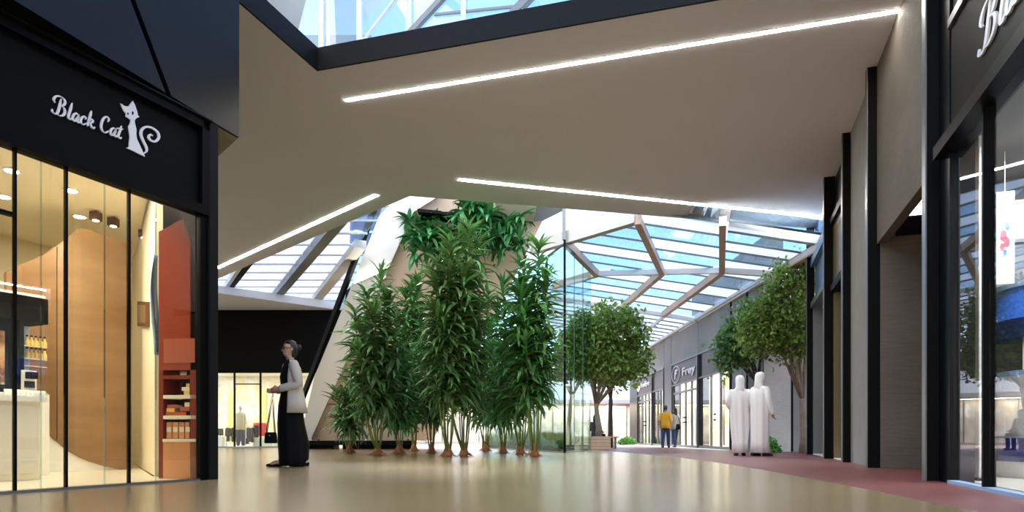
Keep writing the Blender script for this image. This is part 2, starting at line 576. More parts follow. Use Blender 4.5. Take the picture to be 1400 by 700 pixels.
st = MB(); st.add([FF.P(5.0, -0.55, 0.004), FF.P(5.0, 0.0, 0.004), FF.P(24, 0.0, 0.004), FF.P(24, -1.1, 0.004)], [(0, 1, 2, 3)])
struct(st.build('trim_1', 'far_white'), 'pale stone strip in front of the street shops')

cw = sroot('wall_bounce', 'unseen pale wall added behind the viewer to bounce sunlight forward')  # unseen wall, added to bounce warm sunlight onto ceiling and plants
MB().box(-26, 26, -13.6, -13.0, 0, 9.5).build('bounce_face', 'bounce_pale', cw)
for i in range(9):
    MB().box(-22 + i * 5, -20.2 + i * 5, -13.06, -12.98, 5.2, 7.6).build('window', 'navy', cw)  # window shapes on the added bounce wall
# ---- hall ceiling with the skylight hole
cl = [ONZ(296, 382, CZ), ONZ(560, 268, CZ), ONZ(1110, 312, CZ)]
outer = [(14, -7), (14, 16.8), (7.9, cl[2].y + 0.15), (cl[1].x, cl[1].y), (cl[0].x, cl[0].y), (-22, 33.4), (-24, -7)]
hA = ONZ(433.6, 97, CZ); hB = ONZ(960, 4, CZ); hC = ONZ(328, 5, CZ)
dirB = (hB - hA); dirC = (hC - hA)
hB2 = hA + dirB * 1.28; hC2 = hA + dirC * 2.6
hole = [(hA.x, hA.y), (hB2.x, hB2.y), (hB2.x, -4.0), (hC2.x, -4.0), (hC2.x, hC2.y)]
def holed(name, m, outer, hole, z0, z1, flip=False):
    pts = [Vector((p[0], p[1], 0)) for p in outer] + [Vector((p[0], p[1], 0)) for p in hole]
    tris = tessellate_polygon([[Vector((p[0], p[1], 0)) for p in outer], [Vector((p[0], p[1], 0)) for p in hole]])
    mb = MB(); n = len(pts)
    vs_ = [(p.x, p.y, z0) for p in pts] + [(p.x, p.y, z1) for p in pts]
    fs_ = [tuple(t) for t in tris] + [tuple(n + i for i in t)[::-1] for t in tris]
    k = len(outer)
    fs_ += [(i, (i + 1) % k, n + (i + 1) % k, n + i) for i in range(k)]
    h = len(hole)
    fs_ += [(k + i, n + k + i, n + k + (i + 1) % h, k + (i + 1) % h) for i in range(h)]
    mb.add(vs_, fs_)
    return mb.build(name, m)
ceil = struct(holed('ceiling', 'ceiling', outer, hole, CZ, CZ + 0.28), 'warm grey flat ceiling of the hall')
# dark upstand around the hole
up = sroot('trim_2', 'dark steel upstand framing the skylight hole')
for i in range(5):
    a = Vector((*hole[i], CZ)); b = Vector((*hole[(i + 1) % 5], CZ))
    inn = Vector((b.y - a.y, -(b.x - a.x), 0)).normalized()
    cen = sum((Vector((*h, CZ)) for h in hole), Vector()) / 5
    if inn.dot(cen - a) < 0: inn = -inn
    MB().hexa([a - Vector((0, 0, .006)), b - Vector((0, 0, .006)), b + inn * .03 - Vector((0, 0, .006)), a + inn * .03 - Vector((0, 0, .006))],
              [a + Vector((0, 0, .31)), b + Vector((0, 0, .31)), b + inn * .03 + Vector((0, 0, .31)), a + inn * .03 + Vector((0, 0, .31))]).build('fascia_board', 'dark_trim', up)

# lantern over the hole: posts on the upstand, rafters, glass
lan = sroot('window_1', 'steel and glass lantern above the skylight hole')
zt = CZ + 2.6
LT0 = CZ + 0.31
def alongB(t): 
    p = hA + dirB * t; return Vector((p.x, p.y, 0)) 
post_t = [0.01, 0.125, 0.27, 0.42, 0.57, 0.72, 0.87, 1.02, 1.2]
for i, t in enumerate(post_t):
    p = alongB(t)
    MB().box(p.x - .035, p.x + .035, p.y + .02, p.y + .12, LT0, zt).build('post', 'white_frame', lan)
for i in range(len(post_t) - 1):
    a = alongB(post_t[i]) + Vector((0, .07, LT0)); b = alongB(post_t[i + 1]) + Vector((0, .07, LT0))
    a2 = a.copy(); a2.z = zt; b2 = b.copy(); b2.z = zt
    MB().slab([a, b, b2, a2], (0, 1, 0), .012).build('pane', 'glass_sky', lan)
def bar(t0, z0, t1, z1, w, m):
    a = alongB(t0) + Vector((0, .05, z0)); b = alongB(t1) + Vector((0, .05, z1))
    MB().beam(a, b, w, w).build('brace', m, lan)
bar(0.13, LT0, 0.36, LT0 + 1.2, 0.03, 'white_frame')
bar(0.27, LT0, 0.55, LT0 + 1.2, 0.07, 'steel_grey')
bar(0.55, LT0, 0.85, LT0 + 1.3, 0.10, 'steel_grey')
bar(0.34, LT0 + .2, 0.56, LT0 + 0.1, 0.03, 'steel_grey')
# sloped roof of the lantern (glass between rafters)
for i, t in enumerate((0.0, 0.25, 0.5, 0.75, 1.0, 1.25)):
    p = alongB(t); q = Vector((p.x, -4.0, zt + 0.5)); p.z = zt
    MB().beam(p, q, .08, .12).build('rafter', 'white_frame', lan)
a = alongB(0); b = alongB(1.28); a.z = b.z = zt
MB().slab([a, b, Vector((b.x, -4, zt + .5)), Vector((a.x, -4, zt + .5))], (0, 0, 1), .012).build('pane', 'glass_sky', lan)
pa = Vector((hA.x, hA.y, LT0)); pb = Vector((hC2.x, hC2.y, LT0))
# grey gusset wall seen at the left end of the lantern
g0 = hA + dirC * 0.28; g1 = hA + dirC * 2.0
MB().slab([Vector((g0.x, g0.y, LT0)), Vector((g1.x, g1.y, LT0)), Vector((g1.x, g1.y, LT0 + 2.4)), Vector((g0.x + .35, g0.y + .45, LT0 + 2.2))], (-.9, .43, 0), .1).build('end_panel', 'beam_pale', lan)

# ---- linear lights set in the ceiling
def light_strip(p, q, w, label):
    t = thing('light_strip', label, 'light strip', (0, 0, 0), group='linear lights in the ceiling')
    z = CZ
    a = Vector((p.x, p.y, z)); b = Vector((q.x, q.y, z))
    MB().beam(a - Vector((0, 0, .0035)), b - Vector((0, 0, .0035)), w + .012, .004).build('housing', 'white_frame', t)
    MB().beam(a - Vector((0, 0, .0075)), b - Vector((0, 0, .0075)), w, .004).build('diffuser', 'led', t)
light_strip(ONZ(472, 137, CZ), ONZ(1243, 12, CZ), .062, 'long white light strip in the ceiling nearest the skylight hole')
light_strip(ONZ(627, 245, CZ), ONZ(1118, 296, CZ), .115, 'white light strip along the ceiling edge above the street skylight')
light_strip(ONZ(515, 266, CZ), ONZ(293, 368, CZ), .115, 'white light strip on the left beside the white louvred roof')

# ---- navy volume above the left shop
nv = sroot('wall_upper_left', 'dark navy overhanging wall above the left shop sign')
B = ONZ(327, 188, 3.62); C = ONZ(296, 215, 3.62); A0 = ONZ(19, 0, 3.62)
dn = (B - A0).normalized()
Anear = B - dn * 6.0
split = B - dn * 0.93
split_top = split - dn * 1.2
gap = 0.035
ins = Vector((-dn.y, dn.x, 0))
def facep(p, z): return Vector((p.x, p.y, z))
H1 = CZ
MB().slab([facep(split + dn * gap, 3.62), facep(B, 3.62), facep(B, H1), facep(split_top + dn * gap, H1)], ins, .05).build('panel', 'navy', nv)
MB().slab([facep(Anear, 3.62), facep(split - dn * gap, 3.62), facep(split_top - dn * gap, H1), facep(Anear, H1)], ins, .05).build('panel', 'navy', nv)
MB().prism([(Anear + ins * .05)[:2], (B + ins * .05)[:2], (C.x, C.y), (C.x - 3, C.y + 2.2), (-9, 3), (Anear.x - 4, Anear.y)], 3.64, H1).build('core', 'black_soft', nv)
MB().prism([(Anear + ins * .05)[:2], (B - dn * .35 + ins * .05)[:2], (C.x - .35, C.y - .45), (Anear.x - .8, Anear.y)], 3.612, 3.638).build('soffit', 'black_soft', nv)
MB().prism([(B - dn * .35 + ins * .05)[:2], (B + ins * .02)[:2], (C.x, C.y), (C.x - .6, C.y - .3), (C.x - .35, C.y - .45)], 3.612, 3.638).build('soffit_end', 'olive_soffit', nv)

# ================================================================== LEFT SHOP
GH = 2.68
shop = thing('shopfront', 'black framed glass shopfront with the white cat sign', 'shopfront')
U_ = LF.U
# pillar
LF.box('pillar', 'black', shop, 0.10, U_(272), -0.02, 0.24, 0, 3.6)
LF.box('pillar_edge', 'dark_trim', shop, 0.0, 0.10, -0.05, 0.24, 0, 3.6)
# fascia with frames
LF.box('fascia', 'black_soft', shop, U_(272), 5.2, 0.0, 0.10, GH + .02, 3.52)
LF.box('fascia_frame', 'black', shop, U_(272), 5.2, -0.07, 0.1, 3.50, 3.58)
LF.box('fascia_frame', 'dark_trim', shop, 0.10, 5.2, -0.10, 0.1, 3.585, 3.60)
LF.box('fascia_frame', 'black', shop, U_(272), 5.2, -0.05, 0.1, GH - .03, GH + .06)
LF.box('fascia_frame', 'black', shop, U_(283), U_(272), -0.05, 0.1, GH - .03, 3.5)
# glazing
mul = [272, 178, 92, 22, -40, -120]
us = [U_(m) for m in mul]
for m in mul[1:]:
    u = U_(m)
    LF.box('mullion', 'black', shop, u - .009, u + .009, .004, .036, 0.0, GH - .03)
for i in range(len(us) - 1):
    LF.box('pane', 'glass', shop, us[i] + .012, us[i + 1] - .012, .015, .027, .02, GH - .03)
for m in (215, 145, 58):
    u = U_(m)
    LF.box('glass_joint', 'glass_green', shop, u - .002, u + .002, .010, .030, .02, GH - .03)
LF.box('transom', 'black', shop, U_(22) + .012, U_(-120), -.015, .05, LF.at(10, 293)[1], LF.at(10, 293)[1] + .025)
LF.box('sill', 'steel_grey', shop, 0.19, 5.2, -.02, .06, 0, .018)
LF.box('back_board', 'black_soft', shop, U_(272), 5.2, 0.10, 0.16, GH + .02, 3.58)

# --- sign lettering (script drawn with a broad nib)
def catmull(pts, k=8):
    P = [Vector((p[0], p[1])) for p in pts]
    P = [P[0] * 2 - P[1]] + P + [P[-1] * 2 - P[-2]]
    out = []
    for i in range(1, len(P) - 2):
        for j in range(k):
            t = j / k
            out.append(0.5 * ((2 * P[i]) + (P[i + 1] - P[i - 1]) * t + (2 * P[i - 1] - 5 * P[i] + 4 * P[i + 1] - P[i + 2]) * t * t
                              + (3 * P[i] - P[i - 1] - 3 * P[i + 1] + P[i + 2]) * t ** 3))
    out.append(P[-2])
    return out
def ribbon(mb, pts, to3, wmin, wmax, d0, d1, k=8, taper=True):
    c = catmull(pts, k); n = len(c); L, R = [], []
    for i, p in enumerate(c):
        d = c[min(i + 1, n - 1)] - c[max(i - 1, 0)]
        if d.length < 1e-9: d = Vector((0, 1))
        d.normalize()
        nib = abs(d.dot(Vector((0.30, 0.954))))
        w = wmin + (wmax - wmin) * nib ** 1.5
        if taper: w *= min(1, 0.35 + 2.2 * min(i, n - 1 - i) / n * 2)
        nn = Vector((-d.y, d.x)) * w / 2
        L.append(p + nn); R.append(p - nn)
    vs_ = [to3(p, d0) for p in L] + [to3(p, d0) for p in R] + [to3(p, d1) for p in L] + [to3(p, d1) for p in R]
    fs_ = []
    for i in range(n - 1):
        fs_ += [(i, i + 1, n + i + 1, n + i), (2 * n + i, 3 * n + i, 3 * n + i + 1, 2 * n + i + 1),
                (i, 2 * n + i, 2 * n + i + 1, i + 1), (n + i, n + i + 1, 3 * n + i + 1, 3 * n + i)]
    fs_ += [(0, n, 3 * n, 2 * n), (n - 1, 3 * n - 1, 4 * n - 1, 2 * n - 1)]
    mb.add(vs_, fs_)
GL = {
 'B': (1.25, [[(.62, 1.95), (.50, 1.2), (.36, .55), (.20, .12), (-.05, 0.0), (-.26, .14), (-.28, .42)],
              [(.02, 1.25), (-.12, 1.55), (.05, 1.95), (.45, 2.16), (.88, 2.08), (1.04, 1.74), (.86, 1.32), (.52, 1.16)],
              [(.52, 1.16), (.90, 1.05), (1.02, .66), (.86, .22), (.52, 0.0), (.22, .06)]]),
 'l': (.52, [[(.52, 1.98), (.36, 1.2), (.16, .45), (.16, .10), (.30, .02), (.48, .22)]]),
 'a': (.86, [[(.70, .82), (.50, 1.0), (.22, .78), (.06, .36), (.14, .03), (.34, .10), (.56, .50), (.74, .95)],
             [(.74, .95), (.60, .45), (.56, .12), (.66, .02), (.84, .22)]]),
 'c': (.72, [[(.58, .70), (.62, .90), (.48, 1.0), (.22, .78), (.06, .36), (.16, .04), (.40, .04), (.70, .32)]]),
 'k': (.92, [[(.52, 1.98), (.34, 1.1), (.16, .4), (.08, 0.0)],
             [(.18, .50), (.40, .92), (.62, .98), (.66, .76), (.46, .56), (.26, .52)],
             [(.34, .54), (.48, .26), (.56, .04), (.72, .02), (.90, .24)]]),
 'C': (1.1, [[(.86, 1.45), (.98, 1.78), (.80, 2.02), (.44, 1.78), (.16, 1.10), (.10, .46), (.32, .04), (.66, .10), (.98, .46)]]),
 't': (.62, [[(.52, 1.62), (.36, 1.0), (.18, .40), (.18, .08), (.34, .02), (.54, .24)], [(-.10, 1.10), (.30, 1.20), (.72, 1.28)]]),
 ' ': (.62, []),
}
def script_text(txt, frame, p0, p1, xh, v0, v1, parent, m, xdir=1, wmin=.10, wmax=.26):
    """p0, p1: (u, z) of the two ends of the baseline; xh: x-height in metres"""
    total = sum(GL[c][0] for c in txt)
    x = 0.0
    for ch in txt:
        adv, strokes = GL[ch]
        if strokes:
            mb = MB()
            def to3(p, d, x=x):
                t = (x + p.x) / total
                return frame.P(p0[0] + (p1[0] - p0[0]) * t, d, p0[1] + (p1[1] - p0[1]) * t + p.y * xh)
            for s_ in strokes:
                ribbon(mb, s_, to3, wmin, wmax, v0, v1)
            o = mb.build('letter', m, parent)
        x += adv
sign = thing('shop_sign', 'white script lettering with a sitting cat emblem on black fascia', 'sign')
p0 = LF.at(74, 156); p1 = LF.at(166, 191)
script_text('Black Cat', LF, p0, p1, 0.072, -.016, -.002, sign, 'letter', wmin=.08, wmax=.23)
catpx = [(690, 145), (722, 168), (740, 172), (768, 170), (782, 146), (801, 122), (822, 165), (840, 220), (846, 250), (858, 270), (842, 276), (828, 284),
         (818, 300), (820, 330), (834, 385), (832, 425), (838, 470), (862, 520), (890, 580), (912, 630), (870, 612), (800, 576), (742, 550), (768, 540),
         (770, 500), (776, 450), (768, 395), (762, 355), (778, 330), (784, 300), (770, 285), (750, 272), (738, 262), (742, 240), (722, 215), (704, 180)]
cp = [LF.at(60 + x / 6.665, 120 + y / 6.665) for x, y in catpx]
LF.poly('cat_emblem', 'letter', sign, cp, -.016, -.002)
for (ex, ey, ew, eh) in ((798, 234, 9, 17), (755, 240, 6, 13)):
    e = [LF.at(60 + (ex + ew * math.cos(a)) / 6.665, 120 + (ey + eh * math.sin(a)) / 6.665) for a in [2 * PI * i / 10 for i in range(10)]]
    LF.poly('eye', 'black', sign, e, -.018, -.0155)
tail = [(905, 600), (928, 580), (926, 545), (900, 490), (878, 430), (888, 380), (930, 358), (985, 372), (1030, 410), (1040, 455), (1010, 490), (970, 484), (948, 455), (962, 428), (985, 440)]
tp = [LF.at(60 + x / 6.665, 120 + y / 6.665) for x, y in tail]
mb = MB(); ribbon(mb, tp, lambda p, d: LF.P(p.x, d, p.y), .016, .024, -.016, -.002)
mb.build('tail', 'letter', sign)

# --- interior shell
def lpoly(name, m, pts, z0, z1, parent=None):
    return MB().prism([LF.P(u, v, 0)[:2] for u, v in pts], z0, z1).build(name, m, parent)
shell = [(0.15, .17), (5.0, .17), (5.0, 4.6), (-2.3, 4.6), (-1.73, 3.6), (0.05, .87)]
struct(lpoly('floor_shop', 'cream_floor', shell, 0.002, 0.012), 'pale floor inside the left shop')
struct(lpoly('ceiling_shop', 'cream', shell, 3.2, 3.26), 'cream ceiling of the left shop')
def wallseg(name, m, a, b, z0, z1, t=.08, frame=LF, side=1):
    A = frame.P(a[0], a[1], 0); Bq = frame.P(b[0], b[1], 0); d = (Bq - A).normalized(); n_ = Vector((-d.y, d.x, 0)) * t * side
    return MB().prism([A[:2], Bq[:2], (Bq + n_)[:2], (A + n_)[:2]], z0, z1).build(name, m)
struct(wallseg('wall_shop_side', 'cream', (.02, .87), (-1.75, 3.62), 0.012, 3.2, side=-1), 'cream side wall of the left shop')
struct(wallseg('wall_shop_side', 'cream', (-1.78, 3.66), (-2.3, 4.55), 0.012, 3.2, side=-1), 'cream rear corner wall of the left shop')
struct(wallseg('wall_shop_back', 'cream', (-2.3, 4.62), (5.0, 4.62), 0.012, 3.2, side=1), 'cream back wall of the left shop')
struct(wallseg('wall_shop_end', 'cream', (5.0, .17), (5.0, 4.6), 0.012, 3.2, side=-1), 'cream end wall of the left shop')
# outer skin of the shop block toward the hall
struct(wallseg('wall_shop_return', 'black_soft', (-.02, .26), (-2.5, 4.5), 0, 3.6, t=.06, side=-1), 'dark return wall at the end of the left shop')
# downlights
for i, (pu, pv) in enumerate([(.6, 1.2), (1.2, 1.2), (1.8, 1.2), (.2, 2.0), (.8, 2.0), (1.4, 2.0), (2.2, 2.0), (-.4, 2.8), (.4, 2.9), (1.1, 2.9)]):
    c = LF.P(pu, pv, 0)
    d = thing('downlight', 'round downlight in the shop ceiling, ' + ('first row from glass, ' if i < 3 else 'second row, ' if i < 7 else 'third row, ') + ORD[(i if i < 3 else i - 3 if i < 7 else i - 7)] + ' from the red cabinet', 'downlight', (c.x, c.y, 3.2), group='downlights of the left shop')
    MB().lathe([(.085, -.012), (.085, -.001)], n=18).build('ring', 'white', d)
    MB().lathe([(.06, -.016), (.06, -.012)], n=18).build('lens', 'downlight', d)
def area(name, loc, size, power, col=(1, .88, .68), rot=(0, 0, 0), sy=None):
    l = bpy.data.lights.new(name, 'AREA'); l.energy = power; l.color = col; l.size = size
    if sy: l.shape = 'RECTANGLE'; l.size_y = sy
    o = bpy.data.objects.new(name, l); o.location = loc; o.rotation_euler = rot; COL.objects.link(o)
    return o
c = LF.P(.9, 1.7, 3.15); area('shop_lamp', c, 1.6, 78, rot=(0, 0, LF.rot()), sy=2.4)

for i, (px, py) in enumerate(((131, 296), (155, 304), (197, 320))):
    b0 = ONZ(px, py, 3.13); z = 3.13
    t = thing('spotlight', ORD[i] + ' small brown box spotlight from the left hanging from the shop ceiling', 'spotlight', b0, group='box spotlights of the left shop')
    MB().box(-.05, .05, -.05, .05, -.05, .05).build('housing', 'wood_dark', t)
    MB().box(-.012, .012, -.012, .012, .05, 3.2 - z).build('stem', 'chrome', t)
    MB().lathe([(.035, -.054), (.035, -.05)], n=12).build('lens', 'downlight', t)
# curved wood ribbon wall
rib = sroot('wall_ribbon', 'curved orange wood veneer wall sweeping through the left shop')
prof = [(8, 560, 372), (30, 566, 362), (62, 588, 348), (78, 603, 337), (92, 615, 326), (111, 626, 312), (123, 631, 314), (143, 637, 322), (165, 642, 328), (181, 646, 332)]
vv = [3.05, 2.95, 2.75, 2.66, 2.60, 2.56, 2.54, 2.52, 2.50, 2.48]
cols_ = []
for (px, yb, yt), v in zip(prof, vv):
    u, zb = LF.at(px, yb, v); _, zt_ = LF.at(px, yt, v)
    cols_.append((u, v, max(zb, .015), min(zt_, 3.18)))
for a, b in ((0, 3), (3, 7), (7, 9)):
    mb = MB(); n = 0; vsA = []; fsA = []
    for i in range(a, b + 1):
        u, v, zb, zt_ = cols_[i]
        if i == a: u -= .006
        if i == b: u += .006
        for d in (0, .05):
            for k in range(5):
                vsA.append(LF.P(u, v + d, zb + (zt_ - zb) * k / 4))
    m = b - a + 1
    for i in range(m - 1):
        for k in range(4):
            q = i * 10 + k
            fsA += [(q, q + 1, q + 11, q + 10), (q + 5, q + 15, q + 16, q + 6)]
        q = i * 10
        fsA += [(q, q + 10, q + 15, q + 5), (q + 4, q + 9, q + 19, q + 14)]
    fsA += [(0, 5, 6, 1), (1, 6, 7, 2), (2, 7, 8, 3), (3, 8, 9, 4)]
    q = (m - 1) * 10
    fsA += [(q + k, q + k + 1, q + k + 6, q + k + 5) for k in range(4)]
    mb.add(vsA, fsA).build('veneer_panel', 'wood_ribbon', rib, smooth=False)
# ribbon foot: white curved plinth below
mb = MB(); vsA = []
for u, v, zb, zt_ in cols_:
    vsA += [LF.P(u, v + .03, .013), LF.P(u, v + .03, max(zb, .02)), LF.P(u, v + .055, .013), LF.P(u, v + .055, max(zb, .02))]
fsA = []
for i in range(len(cols_) - 1):
    q = i * 4; fsA += [(q, q + 1, q + 5, q + 4), (q + 2, q + 6, q + 7, q + 3), (q + 1, q + 3, q + 7, q + 5)]
mb.add(vsA, fsA).build('plinth', 'white', rib)
# cream pier at right of ribbon
u0 = LF.U(197, 2.3); u1 = LF.U(183, 2.3)
# framed picture on the side wall
pic = thing('wall_picture', 'small brown framed picture on the cream shop wall', 'picture')
def sidewall(px, py, off=.02):
    A = LF.P(.02, .87, 0); Bq = LF.P(-1.75, 3.62, 0); d = Bq - A
    k = (px - CX) / F
    t = (k * A.y - A.x) / (d.x - k * d.y)
    p = A + d * t
    nn = Vector((d.y, -d.x, 0)).normalized()
    if nn.x > 0: nn = -nn
    return Vector((p.x, p.y, CAMH + (HY - py) / F * p.y)), nn
q = [sidewall(*p) for p in ((191, 446), (205, 447), (205, 413), (191, 412))]
nn = q[0][1]
MB().slab([p for p, _ in q], nn, .03).build('frame', 'wood_dark', pic)
cen = sum((p for p, _ in q), Vector()) / 4
MB().slab([cen + (p - cen) * .72 + nn * .03 for p, _ in q], nn, .004).build('print', 'wood_ribbon', pic)
# pale blue garment hanging by the red cabinet
gm = thing('hanging_scarf', 'pale blue scarf hanging beside the red cabinet', 'scarf')
mb = MB(); rows = []
pts = []
for k in range(12):
    t = k / 11; z = 2.35 - t * 1.05
    w = .05 + .05 * math.sin(t * PI)
    for j in range(6):
        pts.append(LF.P(LF.U(213, .75) + (j / 5 - .5) * w + .02 * math.sin(t * 5), .75 + .018 * math.sin(j * 2.2 + t * 3), z))
mb.add(pts, [(k * 6 + j, k * 6 + j + 1, k * 6 + j + 7, k * 6 + j + 6) for k in range(11) for j in range(5)])
o = mb.build('cloth', 'blue_pale', gm, smooth=True); md = o.modifiers.new('thick', 'SOLIDIFY'); md.thickness = .006
MB().tube([LF.P(LF.U(213, .75), .75, 2.34), LF.P(LF.U(213, .75), .75, 3.2)], .004, 6).build('cord', 'white', gm)

# --- red display cabinet behind the glass
red = thing('display_cabinet', 'rust red lacquered display cabinet with shelves of books', 'cabinet')
RC = Frame(*LF.P(U_(272) + .02, .10, 0)[:2], *(LF.P(LF.U(217, .42), .42, 0) - LF.P(U_(272) + .02, .10, 0))[:2], -1)
if RC.v[0] > 0 and RC.v[1] < 0: RC.v = (-RC.v[0], -RC.v[1])
if RC.v[1] < 0: RC.v = (-RC.v[0], -RC.v[1])
rw = RC.U(217)
e0, e1 = RC.U(268), RC.U(223)
zt_l = RC.at(217, 317)[1]; zt_r = RC.at(246, 301)[1]
def rz(py): return RC.at(245, py)[1]
RC.poly('upper_panel', 'red_lacquer', red, [(0, rz(506)), (rw, rz(506)), (rw, zt_l), (RC.U(246), zt_r), (0, 2.66)], 0, .05)
RC.box('side_panel', 'red_deep', red, 0, e0, 0, .30, .015, rz(506))
RC.box('side_panel', 'red_deep', red, e1, rw, 0, .30, .015, rz(506))
RC.box('back_panel', 'red_lacquer', red, e0, e1, .26, .30, .015, rz(506))
RC.box('lower_panel', 'tan', red, e0, e1, .0, .04, .015, rz(604))
RC.box('bottom_tray', 'paper', red, e0, e1, -.01, .26, rz(604), rz(600))
for y in (573, 545, 518):
    RC.box('shelf', 'paper' if y > 520 else 'red_deep', red, e0, e1, .0, .26, rz(y), rz(y - 5))
RC.box('reflection_patch', 'red_reflection', red, e0 + .01, e1 - .01, -.006, 0, rz(496), rz(463))  # reflection in the glass, put in as a paler red sheet
def ritem(nm, lab, cat, m, pxa, pxb, ya, yb, v0, v1, grp, lid=None):
    ua, ub = sorted((RC.U(pxa), RC.U(pxb)))
    o = thing(nm, lab, cat, RC.P((ua + ub) / 2, (v0 + v1) / 2, rz(yb)), group=grp)
    base = o.location
    def lbox(name, mm, a, b, c, d, z0, z1):
        mb_ = MB(); RC.hexa(mb_, a, b, c, d, z0, z1)
        mb_.v = [tuple(Vector(p) - base) for p in mb_.v]
        return mb_.build(name, mm, o)
    if cat == 'book':
        lbox('pages', 'paper', ua + .003, ub - .003, v0 + .004, v1 - .003, rz(yb) + .003, rz(ya) - .003)
        lbox('cover', m, ua, ub, v0, v1, rz(yb), rz(yb) + .003); lbox('cover', m, ua, ub, v0, v1, rz(ya) - .003, rz(ya)); lbox('spine', m, ua, ub, v0 - .001, v0 + .003, rz(yb), rz(ya))
    else:
        lbox('body', m, ua, ub, v0, v1, rz(yb), rz(ya)); lbox('label_strip', 'paper', ua + .004, ub - .004, v0 - .002, v0, rz(yb) + .4 * (rz(ya) - rz(yb)), rz(yb) + .7 * (rz(ya) - rz(yb)))
    return o
k = 0
for (m, a, b, ya, yb, w) in [('yellow_paper', 252, 266, 524, 529, 'yellow book on top of the upper stack'), ('paper', 246, 266, 529, 534, 'cream book in the middle of the upper stack'),
                             ('yellow_paper', 249, 267, 534, 540, 'yellow book at the bottom of the upper stack'),
                             ('brick_paper', 226, 240, 553, 558, 'brick red book on the left small stack'), ('yellow_paper', 225, 236, 558, 563, 'thin yellow book under the brick red one'),
                             ('paper', 250, 267, 550, 556, 'cream book lying on the middle shelf'), ('brick_paper', 244, 266, 556, 562, 'brick red book under the cream book'),
                             ('brick_paper', 224, 252, 563, 568, 'long brick red book at the bottom of the middle shelf')]:
    ritem('book', w + ' in the red cabinet', 'book', m, a, b, ya, yb, .03, .2, 'books in the red cabinet')
for i in range(5):
    a = 225 + i * 8.6
    ritem('folder', ORD[i] + ' tan folder from the left in the red cabinet tray', 'folder', 'tan', a, a + 7.2, 577, 599.5, .03, .22, 'tan folders in the red cabinet')
for i, a in enumerate((243, 256)):
    ritem('box', ('left' if i == 0 else 'right') + ' pale grey small box on the top shelf of the red cabinet', 'box', 'cloth_grey', a, a + 9, 507, 517.5, .04, .16, 'pale boxes in the red cabinet')

# --- counter, shelf unit and wares
cnt = thing('counter', 'cream shop counter with white worktop behind the left glass', 'counter')
cu0, cz_ = LF.at(63, 543, 1.3)
LF.box('body', 'cream', cnt, cu0 + .03, 3.2, 1.34, 1.85, .015, cz_ - .05)
LF.box('worktop', 'white', cnt, cu0, 3.2, 1.28, 1.9, cz_ - .05, cz_)
for i in range(4):
    LF.box('front_panel', 'cream_floor', cnt, cu0 + .06 + i * .42, cu0 + .44 + i * .42, 1.32, 1.34, .08, cz_ - .09)
unit = thing('shelf_unit', 'black wall shelf unit behind the counter', 'shelf')
vu = 2.05
su0 = LF.U(66, vu); su1 = 3.4
zt1 = LF.at(40, 405, vu)[1]; zb1 = LF.at(40, 538, vu)[1]
LF.box('header', 'black_soft', unit, su0, su1, vu, vu + .4, LF.at(40, 440, vu)[1], zt1)
LF.box('back_panel', 'blue_pale', unit, su0, LF.U(33, vu), vu + .34, vu + .4, zb1, LF.at(40, 440, vu)[1])
LF.box('side_panel', 'black', unit, LF.U(33, vu), LF.U(27, vu), vu, vu + .4, zb1, zt1)
LF.box('back_panel', 'black_soft', unit, LF.U(27, vu), su1, vu + .2, vu + .4, zb1, LF.at(40, 440, vu)[1])
LF.box('base', 'white', unit, su0, su1, vu - .02, vu + .4, .015, zb1)
shz = [LF.at(48, y, vu)[1] for y in (473, 490, 500)]
for z in shz:
    LF.box('shelf', 'chrome', unit, su0, LF.U(33, vu), vu + .02, vu + .34, z - .012, z)
pst = thing('menu_poster', 'framed food poster hanging on the black shelf unit', 'poster')
pu0, pz0 = LF.at(21, 528, vu); _, pz1 = LF.at(21, 449, vu)
LF.box('frame', 'black', pst, pu0, pu0 + 1.0, vu + .16, vu + .2, pz0, pz1)
LF.box('print', 'poster_food', pst, pu0 + .02, pu0 + .98, vu + .15, vu + .16, pz0 + .02, pz1 - .02)
bot = MB().lathe([(.02, 0), (.022, .01), (.022, .06), (.010, .085), (.009, .11)], n=12).mesh('bottle_body', 'yellow_paper', True)
cap_ = MB().lathe([(.011, .108), (.011, .125)], n=12).mesh('bottle_cap', 'black')
for r, z in enumerate(shz[:2]):
    for i in range(5):
        p = LF.P(LF.U(37 + i * 6, vu + .12), vu + .12, z)
        b = thing('bottle', ORD[i] + ' small amber bottle from the left on the ' + ('upper', 'lower')[r] + ' shelf behind the counter', 'bottle', p, group='bottles behind the counter')
        link('body', bot, b); link('cap', cap_, b)
cm = thing('coffee_machine', 'white and grey coffee machine on the back counter', 'coffee machine')
a0, za = LF.at(58, 533, vu - .12); a1, zb_ = LF.at(38, 505, vu - .12)
LF.box('body', 'white', cm, a0, a1, vu - .02, vu + .25, zb1, zb_)
LF.box('group_head', 'dark_trim', cm, a0 + .03, a1 - .03, vu - .10, vu - .02, zb_ - .09, zb_ - .02)
LF.box('drip_tray', 'dark_trim', cm, a0 + .01, a1 - .01, vu - .12, vu - .02, zb1, zb1 + .03)
LF.box('panel', 'cloth_dark', cm, a0 + .02, a1 - .02, vu - .025, vu - .02, zb1 + .06, zb1 + .13)
cupm = MB().lathe([(.022, 0), (.03, .03), (.034, .07), (.030, .068), (.02, .008)], n=14).mesh('cup_body', 'white', True)
cuph = MB().tube([(.031, 0, .055), (.047, 0, .05), (.047, 0, .03), (.028, 0, .024)], .004, 6).mesh('cup_handle', 'white', True)
for i in range(8):
    p = LF.P(LF.U(57 - i * 6.6, 1.5), 1.5, cz_)
    b = thing('cup', ORD[i] + ' white coffee cup from the right on the shop counter', 'cup', p, rz=1.0 + i, group='cups on the counter')
    link('body', cupm, b); link('handle', cuph, b)

